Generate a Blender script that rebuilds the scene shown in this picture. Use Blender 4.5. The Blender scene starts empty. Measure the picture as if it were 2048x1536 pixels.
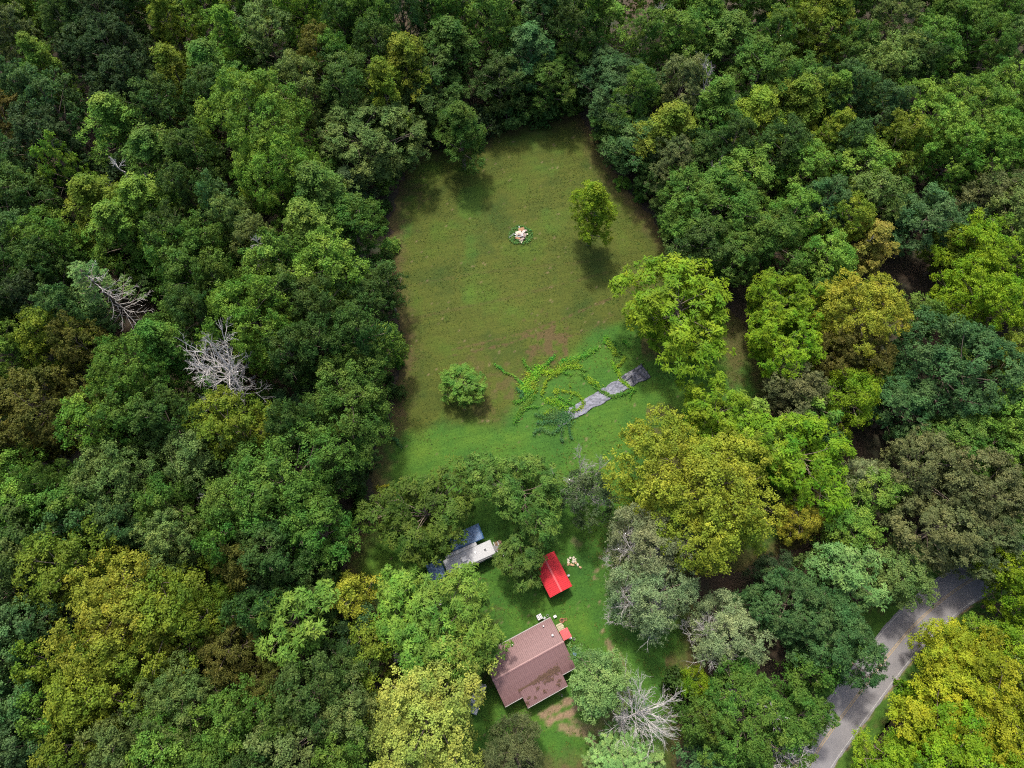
import bpy, math, random
import numpy as np
from mathutils import Vector

# ------------------------------------------------------------------ camera, sky, sun, exposure
scene = bpy.context.scene
COL = scene.collection
CAM_H = 120.0                       # metres above the lawn
CAM_TILT = math.radians(22.3)       # off straight down, towards +Y
FOC = 1422.0                        # focal length in pixels of the 2048 px wide photograph
SUN_EL, SUN_AZ = math.radians(62), math.radians(106)   # azimuth as an angle from +X

cam_data = bpy.data.cameras.new('camera')
cam_data.sensor_width = 36.0
cam_data.lens = FOC / 2048 * 36.0
cam_data.clip_start = 1.0
cam_data.clip_end = 6000.0
cam = bpy.data.objects.new('camera', cam_data)
cam.location = (0, 0, CAM_H)
cam.rotation_euler = (CAM_TILT, 0, 0)
COL.objects.link(cam)
scene.camera = cam

world = bpy.data.worlds.new('World')
scene.world = world
world.use_nodes = True
wn = world.node_tree
sky = wn.nodes.new('ShaderNodeTexSky')
sky.sky_type = 'NISHITA'
sky.sun_disc = False
sky.sun_elevation = SUN_EL
sky.sun_rotation = math.radians(90) - SUN_AZ
sky.dust_density = 5.0
sky.ozone_density = 0.6
bgn = wn.nodes['Background']
bgn.inputs['Strength'].default_value = 0.15
wn.links.new(sky.outputs[0], bgn.inputs['Color'])

sun_data = bpy.data.lights.new('sun', 'SUN')
sun_data.energy = 2.4
sun_data.angle = math.radians(4.5)
sun_data.color = (1.0, 0.94, 0.84)
sun = bpy.data.objects.new('sun', sun_data)
sv = Vector((math.cos(SUN_EL) * math.cos(SUN_AZ), math.cos(SUN_EL) * math.sin(SUN_AZ), math.sin(SUN_EL)))
sun.rotation_euler = sv.to_track_quat('Z', 'Y').to_euler()
sun.location = (0, 0, 300)
COL.objects.link(sun)

scene.view_settings.view_transform = 'Standard'
scene.view_settings.look = 'None'
scene.view_settings.gamma = 1.0
scene.view_settings.exposure = 1.32
scene.render.engine = 'CYCLES'
scene.cycles.use_denoising = False
scene.cycles.filter_width = 1.1
scene.cycles.max_bounces = 6
scene.cycles.diffuse_bounces = 4
scene.cycles.transmission_bounces = 4
scene.cycles.glossy_bounces = 2

rng = np.random.default_rng(7)
random.seed(7)

# ------------------------------------------------------------------ helpers
def at(px, py, z=0.0):
    """The point at height z that the photograph shows at pixel (px, py)."""
    x, y = (px - 1024) / FOC, (768 - py) / FOC
    Y = y * math.cos(CAM_TILT) + math.sin(CAM_TILT)
    Z = y * math.sin(CAM_TILT) - math.cos(CAM_TILT)
    t = (z - CAM_H) / Z
    return x * t, Y * t

def to_px(x, y, z):
    dz = z - CAM_H
    cy = y * math.cos(CAM_TILT) + dz * math.sin(CAM_TILT)
    cz = -y * math.sin(CAM_TILT) + dz * math.cos(CAM_TILT)
    return 1024 + FOC * x / -cz, 768 - FOC * cy / -cz

def px_per_m(px, py, z):
    x, y = at(px, py, z)
    a, b = to_px(x, y, z), to_px(x + 1, y, z)
    return b[0] - a[0]

def tag(o, label=None, cat=None, group=None, kind=None):
    if label: o['label'] = label
    if cat: o['category'] = cat
    if group: o['group'] = group
    if kind: o['kind'] = kind
    return o

def empty(name, loc=(0, 0, 0), rz=0.0, parent=None):
    o = bpy.data.objects.new(name, None)
    o.location = loc
    o.rotation_euler = (0, 0, rz)
    o.parent = parent
    COL.objects.link(o)
    return o

def link_mesh(name, me, parent=None, loc=(0, 0, 0), rot=(0, 0, 0)):
    o = bpy.data.objects.new(name, me)
    o.location = loc
    o.rotation_euler = rot
    o.parent = parent
    COL.objects.link(o)
    return o

def np_mesh(name, verts, quads, mat, attrs=None, tris=None, smooth=False):
    """Fast mesh from numpy arrays."""
    me = bpy.data.meshes.new(name)
    verts = np.asarray(verts, np.float32)
    loops, starts, n = [], [], 0
    if quads is not None and len(quads):
        q = np.asarray(quads, np.int32)
        loops.append(q.ravel()); starts.append(np.arange(len(q)) * 4 + n); n += q.size
    if tris is not None and len(tris):
        t = np.asarray(tris, np.int32)
        loops.append(t.ravel()); starts.append(np.arange(len(t)) * 3 + n); n += t.size
    loops = np.concatenate(loops).astype(np.int32)
    starts = np.concatenate(starts).astype(np.int32)
    me.vertices.add(len(verts)); me.vertices.foreach_set('co', verts.ravel())
    me.loops.add(len(loops)); me.loops.foreach_set('vertex_index', loops)
    me.polygons.add(len(starts)); me.polygons.foreach_set('loop_start', starts)
    if smooth:
        me.polygons.foreach_set('use_smooth', np.ones(len(starts), bool))
    for k, v in (attrs or {}).items():
        v = np.asarray(v, np.float32)
        if v.ndim == 1:
            a = me.attributes.new(k, 'FLOAT', 'POINT'); a.data.foreach_set('value', v)
        else:
            a = me.attributes.new(k, 'FLOAT_COLOR', 'POINT'); a.data.foreach_set('color', v.ravel())
    me.update(calc_edges=True)
    if mat: me.materials.append(mat)
    return me

class MB:
    """Collects boxes, bars and prisms into one mesh."""
    def __init__(self): self.v, self.f = [], []
    def add(self, vs, fs):
        n = len(self.v)
        self.v += [tuple(p) for p in vs]
        self.f += [tuple(i + n for i in f) for f in fs]
        return self
    def box(self, x0, x1, y0, y1, z0, z1):
        vs = [(x, y, z) for z in (z0, z1) for y in (y0, y1) for x in (x0, x1)]
        return self.add(vs, [(0, 2, 3, 1), (4, 5, 7, 6), (0, 1, 5, 4), (2, 6, 7, 3), (0, 4, 6, 2), (1, 3, 7, 5)])
    def cbox(self, x0, x1, y0, y1, z0, z1, c=0.05):
        """box with chamfered vertical and top edges"""
        def ring(i, z): 
            a, b, d, e = x0 + i, x1 - i, y0 + i, y1 - i
            k = c
            return [(a + k, d, z), (b - k, d, z), (b, d + k, z), (b, e - k, z), (b - k, e, z), (a + k, e, z), (a, e - k, z), (a, d + k, z)]
        vs = ring(0, z0) + ring(0, z1 - c) + ring(c, z1)
        fs = [tuple(range(7, -1, -1)), tuple(range(16, 24))]
        for r in (0, 8):
            for i in range(8):
                j = (i + 1) % 8
                fs.append((r + i, r + j, r + 8 + j, r + 8 + i))
        return self.add(vs, fs)
    def cyl(self, cx, cy, z0, z1, r0, r1=None, n=12, cap=True):
        r1 = r0 if r1 is None else r1
        vs = [(cx + r * math.cos(2 * math.pi * i / n), cy + r * math.sin(2 * math.pi * i / n), z) for r, z in ((r0, z0), (r1, z1)) for i in range(n)]
        fs = [(i, (i + 1) % n, n + (i + 1) % n, n + i) for i in range(n)]
        if cap: fs += [tuple(range(n - 1, -1, -1)), tuple(range(n, 2 * n))]
        return self.add(vs, fs)
    def tyre(self, R, r, w, n=20, axis='z'):
        prof = [(R - r, -w * .35), (R - r * .35, -w / 2), (R - r * .05, -w * .38), (R, 0), (R - r * .05, w * .38), (R - r * .35, w / 2), (R - r, w * .35), (R - r * 1.05, 0)]
        m = len(prof)
        vs = []
        for i in range(n):
            a = 2 * math.pi * i / n
            for q, h in prof:
                p = (q * math.cos(a), q * math.sin(a), h)
                vs.append(p if axis == 'z' else (p[0], p[2], p[1]))
        fs = [(i * m + j, i * m + (j + 1) % m, ((i + 1) % n) * m + (j + 1) % m, ((i + 1) % n) * m + j) for i in range(n) for j in range(m)]
        return self.add(vs, fs)
    def mesh(self, name, mat, smooth=False):
        me = bpy.data.meshes.new(name)
        me.from_pydata(self.v, [], self.f)
        if mat: me.materials.append(mat)
        if smooth:
            for p in me.polygons: p.use_smooth = True
        me.update()
        return me
    def build(self, name, mat, parent=None, loc=(0, 0, 0), rot=(0, 0, 0), smooth=False):
        return link_mesh(name, self.mesh(name, mat, smooth), parent, loc, rot)

# smooth value noise for numpy -------------------------------------------------
_NT = np.random.default_rng(3).random((256, 256)).astype(np.float32)
def vnoise(x, y):
    xi, yi = np.floor(x).astype(int), np.floor(y).astype(int)
    fx, fy = x - xi, y - yi
    fx, fy = fx * fx * (3 - 2 * fx), fy * fy * (3 - 2 * fy)
    g = lambda a, b: _NT[a % 256, b % 256]
    return (g(xi, yi) * (1 - fx) + g(xi + 1, yi) * fx) * (1 - fy) + (g(xi, yi + 1) * (1 - fx) + g(xi + 1, yi + 1) * fx) * fy
def fbm(x, y, o=4):
    s, a, t = 0, 0.5, 0
    for i in range(o):
        s = s + a * vnoise(x * 2 ** i + 17 * i, y * 2 ** i + 31 * i); t += a; a *= 0.55
    return s / t
def sstep(a, b, x):
    t = np.clip((x - a) / (b - a), 0, 1)
    return t * t * (3 - 2 * t)
def inside_dist(P, poly):
    """Signed distance of points to a polygon, positive inside."""
    x, y = P[:, 0], P[:, 1]
    ins = np.zeros(len(P), bool)
    d2 = np.full(len(P), 1e9)
    n = len(poly)
    for i in range(n):
        (x0, y0), (x1, y1) = poly[i], poly[(i + 1) % n]
        if y0 != y1:
            ins ^= ((y0 > y) != (y1 > y)) & (x < (x1 - x0) * (y - y0) / (y1 - y0) + x0)
        dx, dy = x1 - x0, y1 - y0
        t = np.clip(((x - x0) * dx + (y - y0) * dy) / (dx * dx + dy * dy + 1e-9), 0, 1)
        d2 = np.minimum(d2, (x - x0 - t * dx) ** 2 + (y - y0 - t * dy) ** 2)
    d = np.sqrt(d2)
    return np.where(ins, d, -d)
def line_dist(P, line):
    x, y = P[:, 0], P[:, 1]
    d2 = np.full(len(P), 1e9)
    for (x0, y0), (x1, y1) in zip(line[:-1], line[1:]):
        dx, dy = x1 - x0, y1 - y0
        t = np.clip(((x - x0) * dx + (y - y0) * dy) / (dx * dx + dy * dy + 1e-9), 0, 1)
        d2 = np.minimum(d2, (x - x0 - t * dx) ** 2 + (y - y0 - t * dy) ** 2)
    return np.sqrt(d2)

# ------------------------------------------------------------------ materials
def new_mat(name):
    m = bpy.data.materials.new(name)
    m.use_nodes = True
    nt = m.node_tree
    return m, nt, nt.nodes['Principled BSDF']

def nnode(nt, typ, **kw):
    n = nt.nodes.new(typ)
    for k, v in kw.items(): setattr(n, k, v)
    return n

def ramp(nt, fac, stops):
    r = nt.nodes.new('ShaderNodeValToRGB')
    e = r.color_ramp.elements
    e[0].position, e[0].color = stops[0][0], (*stops[0][1], 1)
    e[1].position, e[1].color = stops[-1][0], (*stops[-1][1], 1)
    for p, c in stops[1:-1]:
        q = e.new(p); q.color = (*c, 1)
    nt.links.new(fac, r.inputs[0])
    return r.outputs[0]

def noise(nt, scale, detail=4, rough=0.6, vec=None, coord='Object', stretch=None, rotz=0.0):
    tc = nt.nodes.new('ShaderNodeTexCoord')
    v = vec or tc.outputs[coord]
    if stretch:
        mp = nt.nodes.new('ShaderNodeMapping')
        mp.inputs['Scale'].default_value = stretch
        if rotz:
            m0 = nt.nodes.new('ShaderNodeMapping'); m0.inputs['Rotation'].default_value = (0, 0, rotz)
            nt.links.new(v, m0.inputs[0]); v = m0.outputs[0]
        nt.links.new(v, mp.inputs[0]); v = mp.outputs[0]
    n = nt.nodes.new('ShaderNodeTexNoise')
    n.inputs['Scale'].default_value = scale
    n.inputs['Detail'].default_value = detail
    n.inputs['Roughness'].default_value = rough
    nt.links.new(v, n.inputs['Vector'])
    return n.outputs['Fac']

def mixc(nt, fac, a, b, mode='MIX'):
    m = nt.nodes.new('ShaderNodeMix'); m.data_type = 'RGBA'; m.blend_type = mode
    for s, v in ((m.inputs[0], fac), (m.inputs[6], a), (m.inputs[7], b)):
        if hasattr(v, 'is_linked'): nt.links.new(v, s)
        elif isinstance(v, tuple): s.default_value = (*v, 1)
        else: s.default_value = v
    return m.outputs[2]

def bump(nt, bsdf, h, strength=0.3, dist=0.05):
    b = nt.nodes.new('ShaderNodeBump')
    b.inputs['Strength'].default_value = strength
    b.inputs['Distance'].default_value = dist
    nt.links.new(h, b.inputs['Height'])
    nt.links.new(b.outputs[0], bsdf.inputs['Normal'])

def plain(name, col, rough=0.6, var=0.25, scale=3.0, metal=0.0, spec=0.5, bumpy=0.0):
    """A surface of one colour with dirt and wear in it."""
    m, nt, b = new_mat(name)
    f = noise(nt, scale, 6, 0.65)
    d = tuple(c * (1 - var) for c in col); l = tuple(min(1, c * (1 + var)) for c in col)
    c = ramp(nt, f, [(0.3, d), (0.7, l)])
    nt.links.new(c, b.inputs['Base Color'])
    b.inputs['Roughness'].default_value = rough
    b.inputs['Metallic'].default_value = metal
    b.inputs['Specular IOR Level'].default_value = spec
    if bumpy: bump(nt, b, noise(nt, scale * 4, 5), 0.5, bumpy)
    return m

def leaf_mat(name, transl=0.36, var=0.55, rough=0.55, twist=0.07, patch=0.0):
    """Leaves: the tree's own colour (object colour), varied leaf by leaf and lobe by lobe."""
    m, nt, b = new_mat(name)
    oi = nt.nodes.new('ShaderNodeObjectInfo')
    at_ = nnode(nt, 'ShaderNodeAttribute', attribute_name='tint')
    hsv = nt.nodes.new('ShaderNodeHueSaturation')
    hr = nnode(nt, 'ShaderNodeMapRange'); hr.inputs[3].default_value = 0.5 + twist * .35; hr.inputs[4].default_value = 0.5 - twist * .35
    vr = nnode(nt, 'ShaderNodeMapRange'); vr.inputs[3].default_value = 1 - var; vr.inputs[4].default_value = 1 + var
    # branch-to-branch drift in colour, different on every tree
    nz = nt.nodes.new('ShaderNodeTexNoise'); nz.noise_dimensions = '4D'
    nz.inputs['Scale'].default_value = 0.30; nz.inputs['Detail'].default_value = 2
    tc = nt.nodes.new('ShaderNodeTexCoord'); nt.links.new(tc.outputs['Object'], nz.inputs['Vector'])
    wm = nnode(nt, 'ShaderNodeMath', operation='MULTIPLY'); wm.inputs[1].default_value = 40
    nt.links.new(oi.outputs['Random'], wm.inputs[0]); nt.links.new(wm.outputs[0], nz.inputs['W'])
    dr = nnode(nt, 'ShaderNodeMapRange'); dr.inputs[1].default_value = .3; dr.inputs[2].default_value = .7; dr.inputs[3].default_value = -.5; dr.inputs[4].default_value = .5
    nt.links.new(nz.outputs['Fac'], dr.inputs[0])
    ad = nnode(nt, 'ShaderNodeMath', operation='ADD'); nt.links.new(dr.outputs[0], ad.inputs[0]); nt.links.new(at_.outputs['Fac'], ad.inputs[1])
    hr.clamp = False
    nt.links.new(ad.outputs[0], hr.inputs[0]); nt.links.new(at_.outputs['Fac'], vr.inputs[0])
    nt.links.new(hr.outputs[0], hsv.inputs['Hue']); nt.links.new(vr.outputs[0], hsv.inputs['Value'])
    nt.links.new(oi.outputs['Color'], hsv.inputs['Color'])
    c = hsv.outputs[0]
    nt.links.new(c, b.inputs['Base Color'])
    b.inputs['Roughness'].default_value = rough
    b.inputs['Specular IOR Level'].default_value = 0.08
    tr = nt.nodes.new('ShaderNodeBsdfTranslucent')
    c2 = mixc(nt, 1.0, c, (1.25, 1.2, 0.6), 'MULTIPLY')
    nt.links.new(c2, tr.inputs['Color'])
    mx = nt.nodes.new('ShaderNodeMixShader'); mx.inputs[0].default_value = transl
    nt.links.new(b.outputs[0], mx.inputs[1]); nt.links.new(tr.outputs[0], mx.inputs[2])
    nt.links.new(mx.outputs[0], nt.nodes['Material Output'].inputs['Surface'])
    return m

M = {}
M['leaf'] = leaf_mat('leaf')
M['vine'] = leaf_mat('vine_leaf', 0.2, 0.35)
M['bark'] = plain('bark', (0.13, 0.10, 0.075), 0.9, 0.35, 2.0, bumpy=0.03)
M['dead'] = plain('dead_wood', (0.30, 0.285, 0.27), 0.85, 0.3, 1.5)
M['twig'] = plain('grey_twig', (0.20, 0.195, 0.175), 0.85, 0.3, 1.5)
M['brown_needles'] = plain('brown_needles', (0.10, 0.055, 0.025), 0.9, 0.4, 3.0)
M['white'] = plain('white_paint', (0.36, 0.36, 0.36), 0.5, 0.15, 1.2)
M['offwhite'] = plain('weathered_white', (0.20, 0.205, 0.215), 0.5, 0.07, 0.8)
M['trim'] = plain('pale_trim', (0.17, 0.155, 0.15), 0.5, 0.15, 2)
M['siding'] = plain('siding', (0.34, 0.29, 0.23), 0.7, 0.15, 1.5)
M['glass'] = plain('window_glass', (0.02, 0.025, 0.03), 0.08, 0.1, 1)
M['black'] = plain('black_rubber', (0.018, 0.018, 0.018), 0.7, 0.3, 4)
M['dark'] = plain('dark_plastic', (0.03, 0.032, 0.036), 0.45, 0.3, 4)
M['metal'] = plain('galvanised', (0.45, 0.46, 0.47), 0.35, 0.2, 3, metal=0.7)
M['rust'] = plain('rust', (0.16, 0.065, 0.03), 0.85, 0.4, 6)
M['wood'] = plain('weathered_wood', (0.26, 0.24, 0.22), 0.85, 0.3, 3)
M['brownwood'] = plain('brown_wood', (0.14, 0.09, 0.055), 0.85, 0.3, 3)
M['cream'] = plain('cream_wood', (0.30, 0.265, 0.18), 0.8, 0.2, 4)
M['red'] = plain('red_plastic', (0.42, 0.02, 0.02), 0.45, 0.2, 3)
M['stone'] = plain('pale_stone', (0.36, 0.32, 0.25), 0.9, 0.3, 3, bumpy=0.03)
M['stone_tan'] = plain('tan_stone', (0.28, 0.18, 0.10), 0.9, 0.3, 3, bumpy=0.03)
M['concrete'] = plain('broken_concrete', (0.17, 0.135, 0.12), 0.9, 0.35, 2, bumpy=0.03)
M['debris'] = plain('leaf_debris', (0.055, 0.030, 0.018), 0.95, 0.4, 8)
M['orange'] = plain('rusty_orange_sheet', (0.19, 0.10, 0.05), 0.85, 0.3, 4)

def roof_mat(name, col, col2, rough=0.42):
    m, nt, b = new_mat(name)
    f = noise(nt, 0.35, 4, 0.6)
    f2 = noise(nt, 1.0, 8, 0.7, stretch=(0.5, 6, 1))
    c = ramp(nt, f, [(0.35, col), (0.65, col2)])
    c = mixc(nt, 0.35, c, ramp(nt, f2, [(0.35, (0.45, 0.45, 0.45)), (0.65, (1, 1, 1))]), 'MULTIPLY')
    nt.links.new(c, b.inputs['Base Color'])
    b.inputs['Roughness'].default_value = rough
    b.inputs['Specular IOR Level'].default_value = 0.3
    return m
M['roof_brown'] = roof_mat('brown_metal_roof', (0.112, 0.060, 0.060), (0.142, 0.082, 0.081), 0.62)
M['roof_red'] = roof_mat('red_metal_roof', (0.30, 0.008, 0.014), (0.37, 0.012, 0.019), 0.65)
M['ridge_red'] = plain('faded_red_ridge', (0.36, 0.05, 0.055), 0.6, 0.1, 2)
M['ridge_brown'] = plain('faded_brown_ridge', (0.165, 0.092, 0.088), 0.6, 0.15, 2)

def tarp_mat(name, c0, c1, wr=6.0, strength=0.6, stretch=(1, 1, 1), rough=0.5):
    m, nt, b = new_mat(name)
    f = noise(nt, wr, 5, 0.6, stretch=stretch)
    nt.links.new(ramp(nt, f, [(0.35, c0), (0.65, c1)]), b.inputs['Base Color'])
    b.inputs['Roughness'].default_value = rough
    bump(nt, b, f, strength, 0.12)
    return m
M['tarp_blue'] = tarp_mat('blue_tarp', (0.010, 0.035, 0.09), (0.03, 0.09, 0.19))
M['tarp_white'] = tarp_mat('white_tarp', (0.45, 0.45, 0.47), (0.58, 0.58, 0.6), 2)
M['fabric'] = tarp_mat('grey_ground_fabric', (0.048, 0.052, 0.068), (0.130, 0.136, 0.170), 2.2, 0.8, (0.55, 1.6, 1), 0.7)
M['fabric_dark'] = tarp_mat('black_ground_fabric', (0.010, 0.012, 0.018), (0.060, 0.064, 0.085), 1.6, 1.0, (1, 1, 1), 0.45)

def forest_floor():
    m, nt, b = new_mat('forest_floor')
    f = noise(nt, 0.12, 5, 0.6); g = noise(nt, 2.5, 8, 0.75)
    c = ramp(nt, f, [(0.35, (0.016, 0.024, 0.008)), (0.5, (0.030, 0.022, 0.011)), (0.7, (0.050, 0.030, 0.017))])
    c = mixc(nt, 0.7, c, ramp(nt, g, [(0.3, (0.35, 0.35, 0.35)), (0.7, (1.5, 1.4, 1.3))]), 'MULTIPLY')
    nt.links.new(c, b.inputs['Base Color']); b.inputs['Roughness'].default_value = 0.95
    bump(nt, b, g, 0.6, 0.15)
    return m
M['floor'] = forest_floor()

def lawn_mat():
    """Grass: dry meadow (darkened for cloud shade), lush lawn and bare earth by the zones stored on the sheet."""
    m, nt, b = new_mat('grass_lawn')
    z = nnode(nt, 'ShaderNodeAttribute', attribute_name='zone')
    sp = nt.nodes.new('ShaderNodeSeparateColor'); nt.links.new(z.outputs['Color'], sp.inputs[0])
    big = noise(nt, 0.10, 5, 0.6); mow = noise(nt, 0.9, 6, 0.7, stretch=(0.10, 1.1, 1), rotz=math.radians(-14))
    fine = noise(nt, 3.0, 8, 0.8)
    dry = ramp(nt, big, [(0.30, (0.024, 0.043, 0.007)), (0.5, (0.042, 0.055, 0.0085)), (0.7, (0.035, 0.065, 0.0075))])  # dry grass colour lowered: cloud shade over the meadow is painted into it
    lush = ramp(nt, big, [(0.30, (0.018, 0.062, 0.010)), (0.5, (0.030, 0.082, 0.010)), (0.7, (0.050, 0.100, 0.011))])
    c = mixc(nt, sp.outputs[1], dry, lush)
    earth = ramp(nt, fine, [(0.3, (0.090, 0.060, 0.036)), (0.7, (0.19, 0.135, 0.085))])
    c = mixc(nt, 0.42, c, ramp(nt, mow, [(0.3, (0.5, 0.55, 0.5)), (0.7, (1.45, 1.35, 1.3))]), 'MULTIPLY')
    c = mixc(nt, 0.75, c, ramp(nt, fine, [(0.25, (0.35, 0.42, 0.4)), (0.75, (1.65, 1.5, 1.45))]), 'MULTIPLY')
    c = mixc(nt, sp.outputs[2], c, earth)
    brown = ramp(nt, fine, [(0.3, (0.036, 0.027, 0.011)), (0.7, (0.078, 0.055, 0.024))])
    c = mixc(nt, sp.outputs[0], c, brown)
    nt.links.new(c, b.inputs['Base Color']); b.inputs['Roughness'].default_value = 0.9
    b.inputs['Specular IOR Level'].default_value = 0.15
    bump(nt, b, fine, 0.7, 0.10)
    return m
M['lawn'] = lawn_mat()

def asphalt():
    m, nt, b = new_mat('asphalt')
    f = noise(nt, 0.25, 5, 0.6); g = noise(nt, 14, 6, 0.8)
    c = ramp(nt, f, [(0.3, (0.095, 0.092, 0.098)), (0.7, (0.150, 0.143, 0.145))])
    c = mixc(nt, 0.5, c, ramp(nt, g, [(0.3, (0.6, 0.6, 0.6)), (0.7, (1.3, 1.3, 1.3))]), 'MULTIPLY')
    nt.links.new(c, b.inputs['Base Color']); b.inputs['Roughness'].default_value = 0.85
    bump(nt, b, g, 0.4, 0.02)
    return m
M['asphalt'] = asphalt()
M['paint_white'] = plain('road_paint_white', (0.22, 0.215, 0.21), 0.7, 0.3, 3)
M['paint_yellow'] = plain('road_paint_yellow', (0.22, 0.155, 0.07), 0.7, 0.25, 3)

# ------------------------------------------------------------------ ground, lawn, road
g = 3000
gm = MB(); gm.add([(-g, -g, -0.02), (g, -g, -0.02), (g, g, -0.02), (-g, g, -0.02)], [(0, 1, 2, 3)])
tag(gm.build('ground', M['floor']), kind='structure')

ROAD_R = [at(*p) for p in ((1662, 1536), (1705, 1473), (1760, 1398), (1800, 1345), (1850, 1285), (1900, 1238), (1962, 1193))]
def catmull(pts, n=12):
    out = []
    P = [np.array(p, float) for p in pts]
    P = [2 * P[0] - P[1]] + P + [2 * P[-1] - P[-2]]
    for i in range(1, len(P) - 2):
        for t in np.arange(n) / n:
            out.append(0.5 * (2 * P[i] + (P[i + 1] - P[i - 1]) * t + (2 * P[i - 1] - 5 * P[i] + 4 * P[i + 1] - P[i + 2]) * t * t + (3 * P[i] - P[i - 1] - 3 * P[i + 1] + P[i + 2]) * t ** 3))
    out.append(P[-2])
    return np.array(out)
rp = [(ROAD_R[0][0] - 27, ROAD_R[0][1] - 36), (ROAD_R[0][0] - 13, ROAD_R[0][1] - 17), (ROAD_R[0][0] - 4.4, ROAD_R[0][1] - 5.6)] + ROAD_R + [(ROAD_R[-1][0] + 16, ROAD_R[-1][1] + 8), (ROAD_R[-1][0] + 42, ROAD_R[-1][1] + 18)]
rc = catmull(rp)
tan = np.gradient(rc, axis=0); tan /= np.linalg.norm(tan, axis=1)[:, None]
nor = np.stack([-tan[:, 1], tan[:, 0]], 1)            # to the left of travel
ROAD_W = 5.5
ROAD_C = rc + nor * ROAD_W / 2
def strip(name, o0, o1, z, mat, parent=None, jag=0.0):
    j0 = jag * (fbm(np.arange(len(rc)) * .9, np.zeros(len(rc)) + 3) - .5) * 2
    j1 = jag * (fbm(np.arange(len(rc)) * .9, np.zeros(len(rc)) + 9) - .5) * 2
    a, b = rc + nor * (o0 + j0)[:, None], rc + nor * (o1 + j1)[:, None]
    n = len(rc)
    v = np.concatenate([np.c_[a, np.full(n, z)], np.c_[b, np.full(n, z)]])
    q = [(i, i + 1, n + i + 1, n + i) for i in range(n - 1)]
    return link_mesh(name, np_mesh(name, v, q, mat), parent)
road = tag(strip('road', -0.28, ROAD_W + 0.28, 0.045, M['asphalt'], jag=0.14), kind='structure')
strip('edge_line', 0.0, 0.09, 0.050, M['paint_white'], road)
strip('edge_line', ROAD_W - 0.09, ROAD_W, 0.050, M['paint_white'], road)
strip('centre_line', ROAD_W / 2 - 0.17, ROAD_W / 2 - 0.08, 0.050, M['paint_yellow'], road)
strip('centre_line', ROAD_W / 2 + 0.08, ROAD_W / 2 + 0.17, 0.050, M['paint_yellow'], road)

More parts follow.
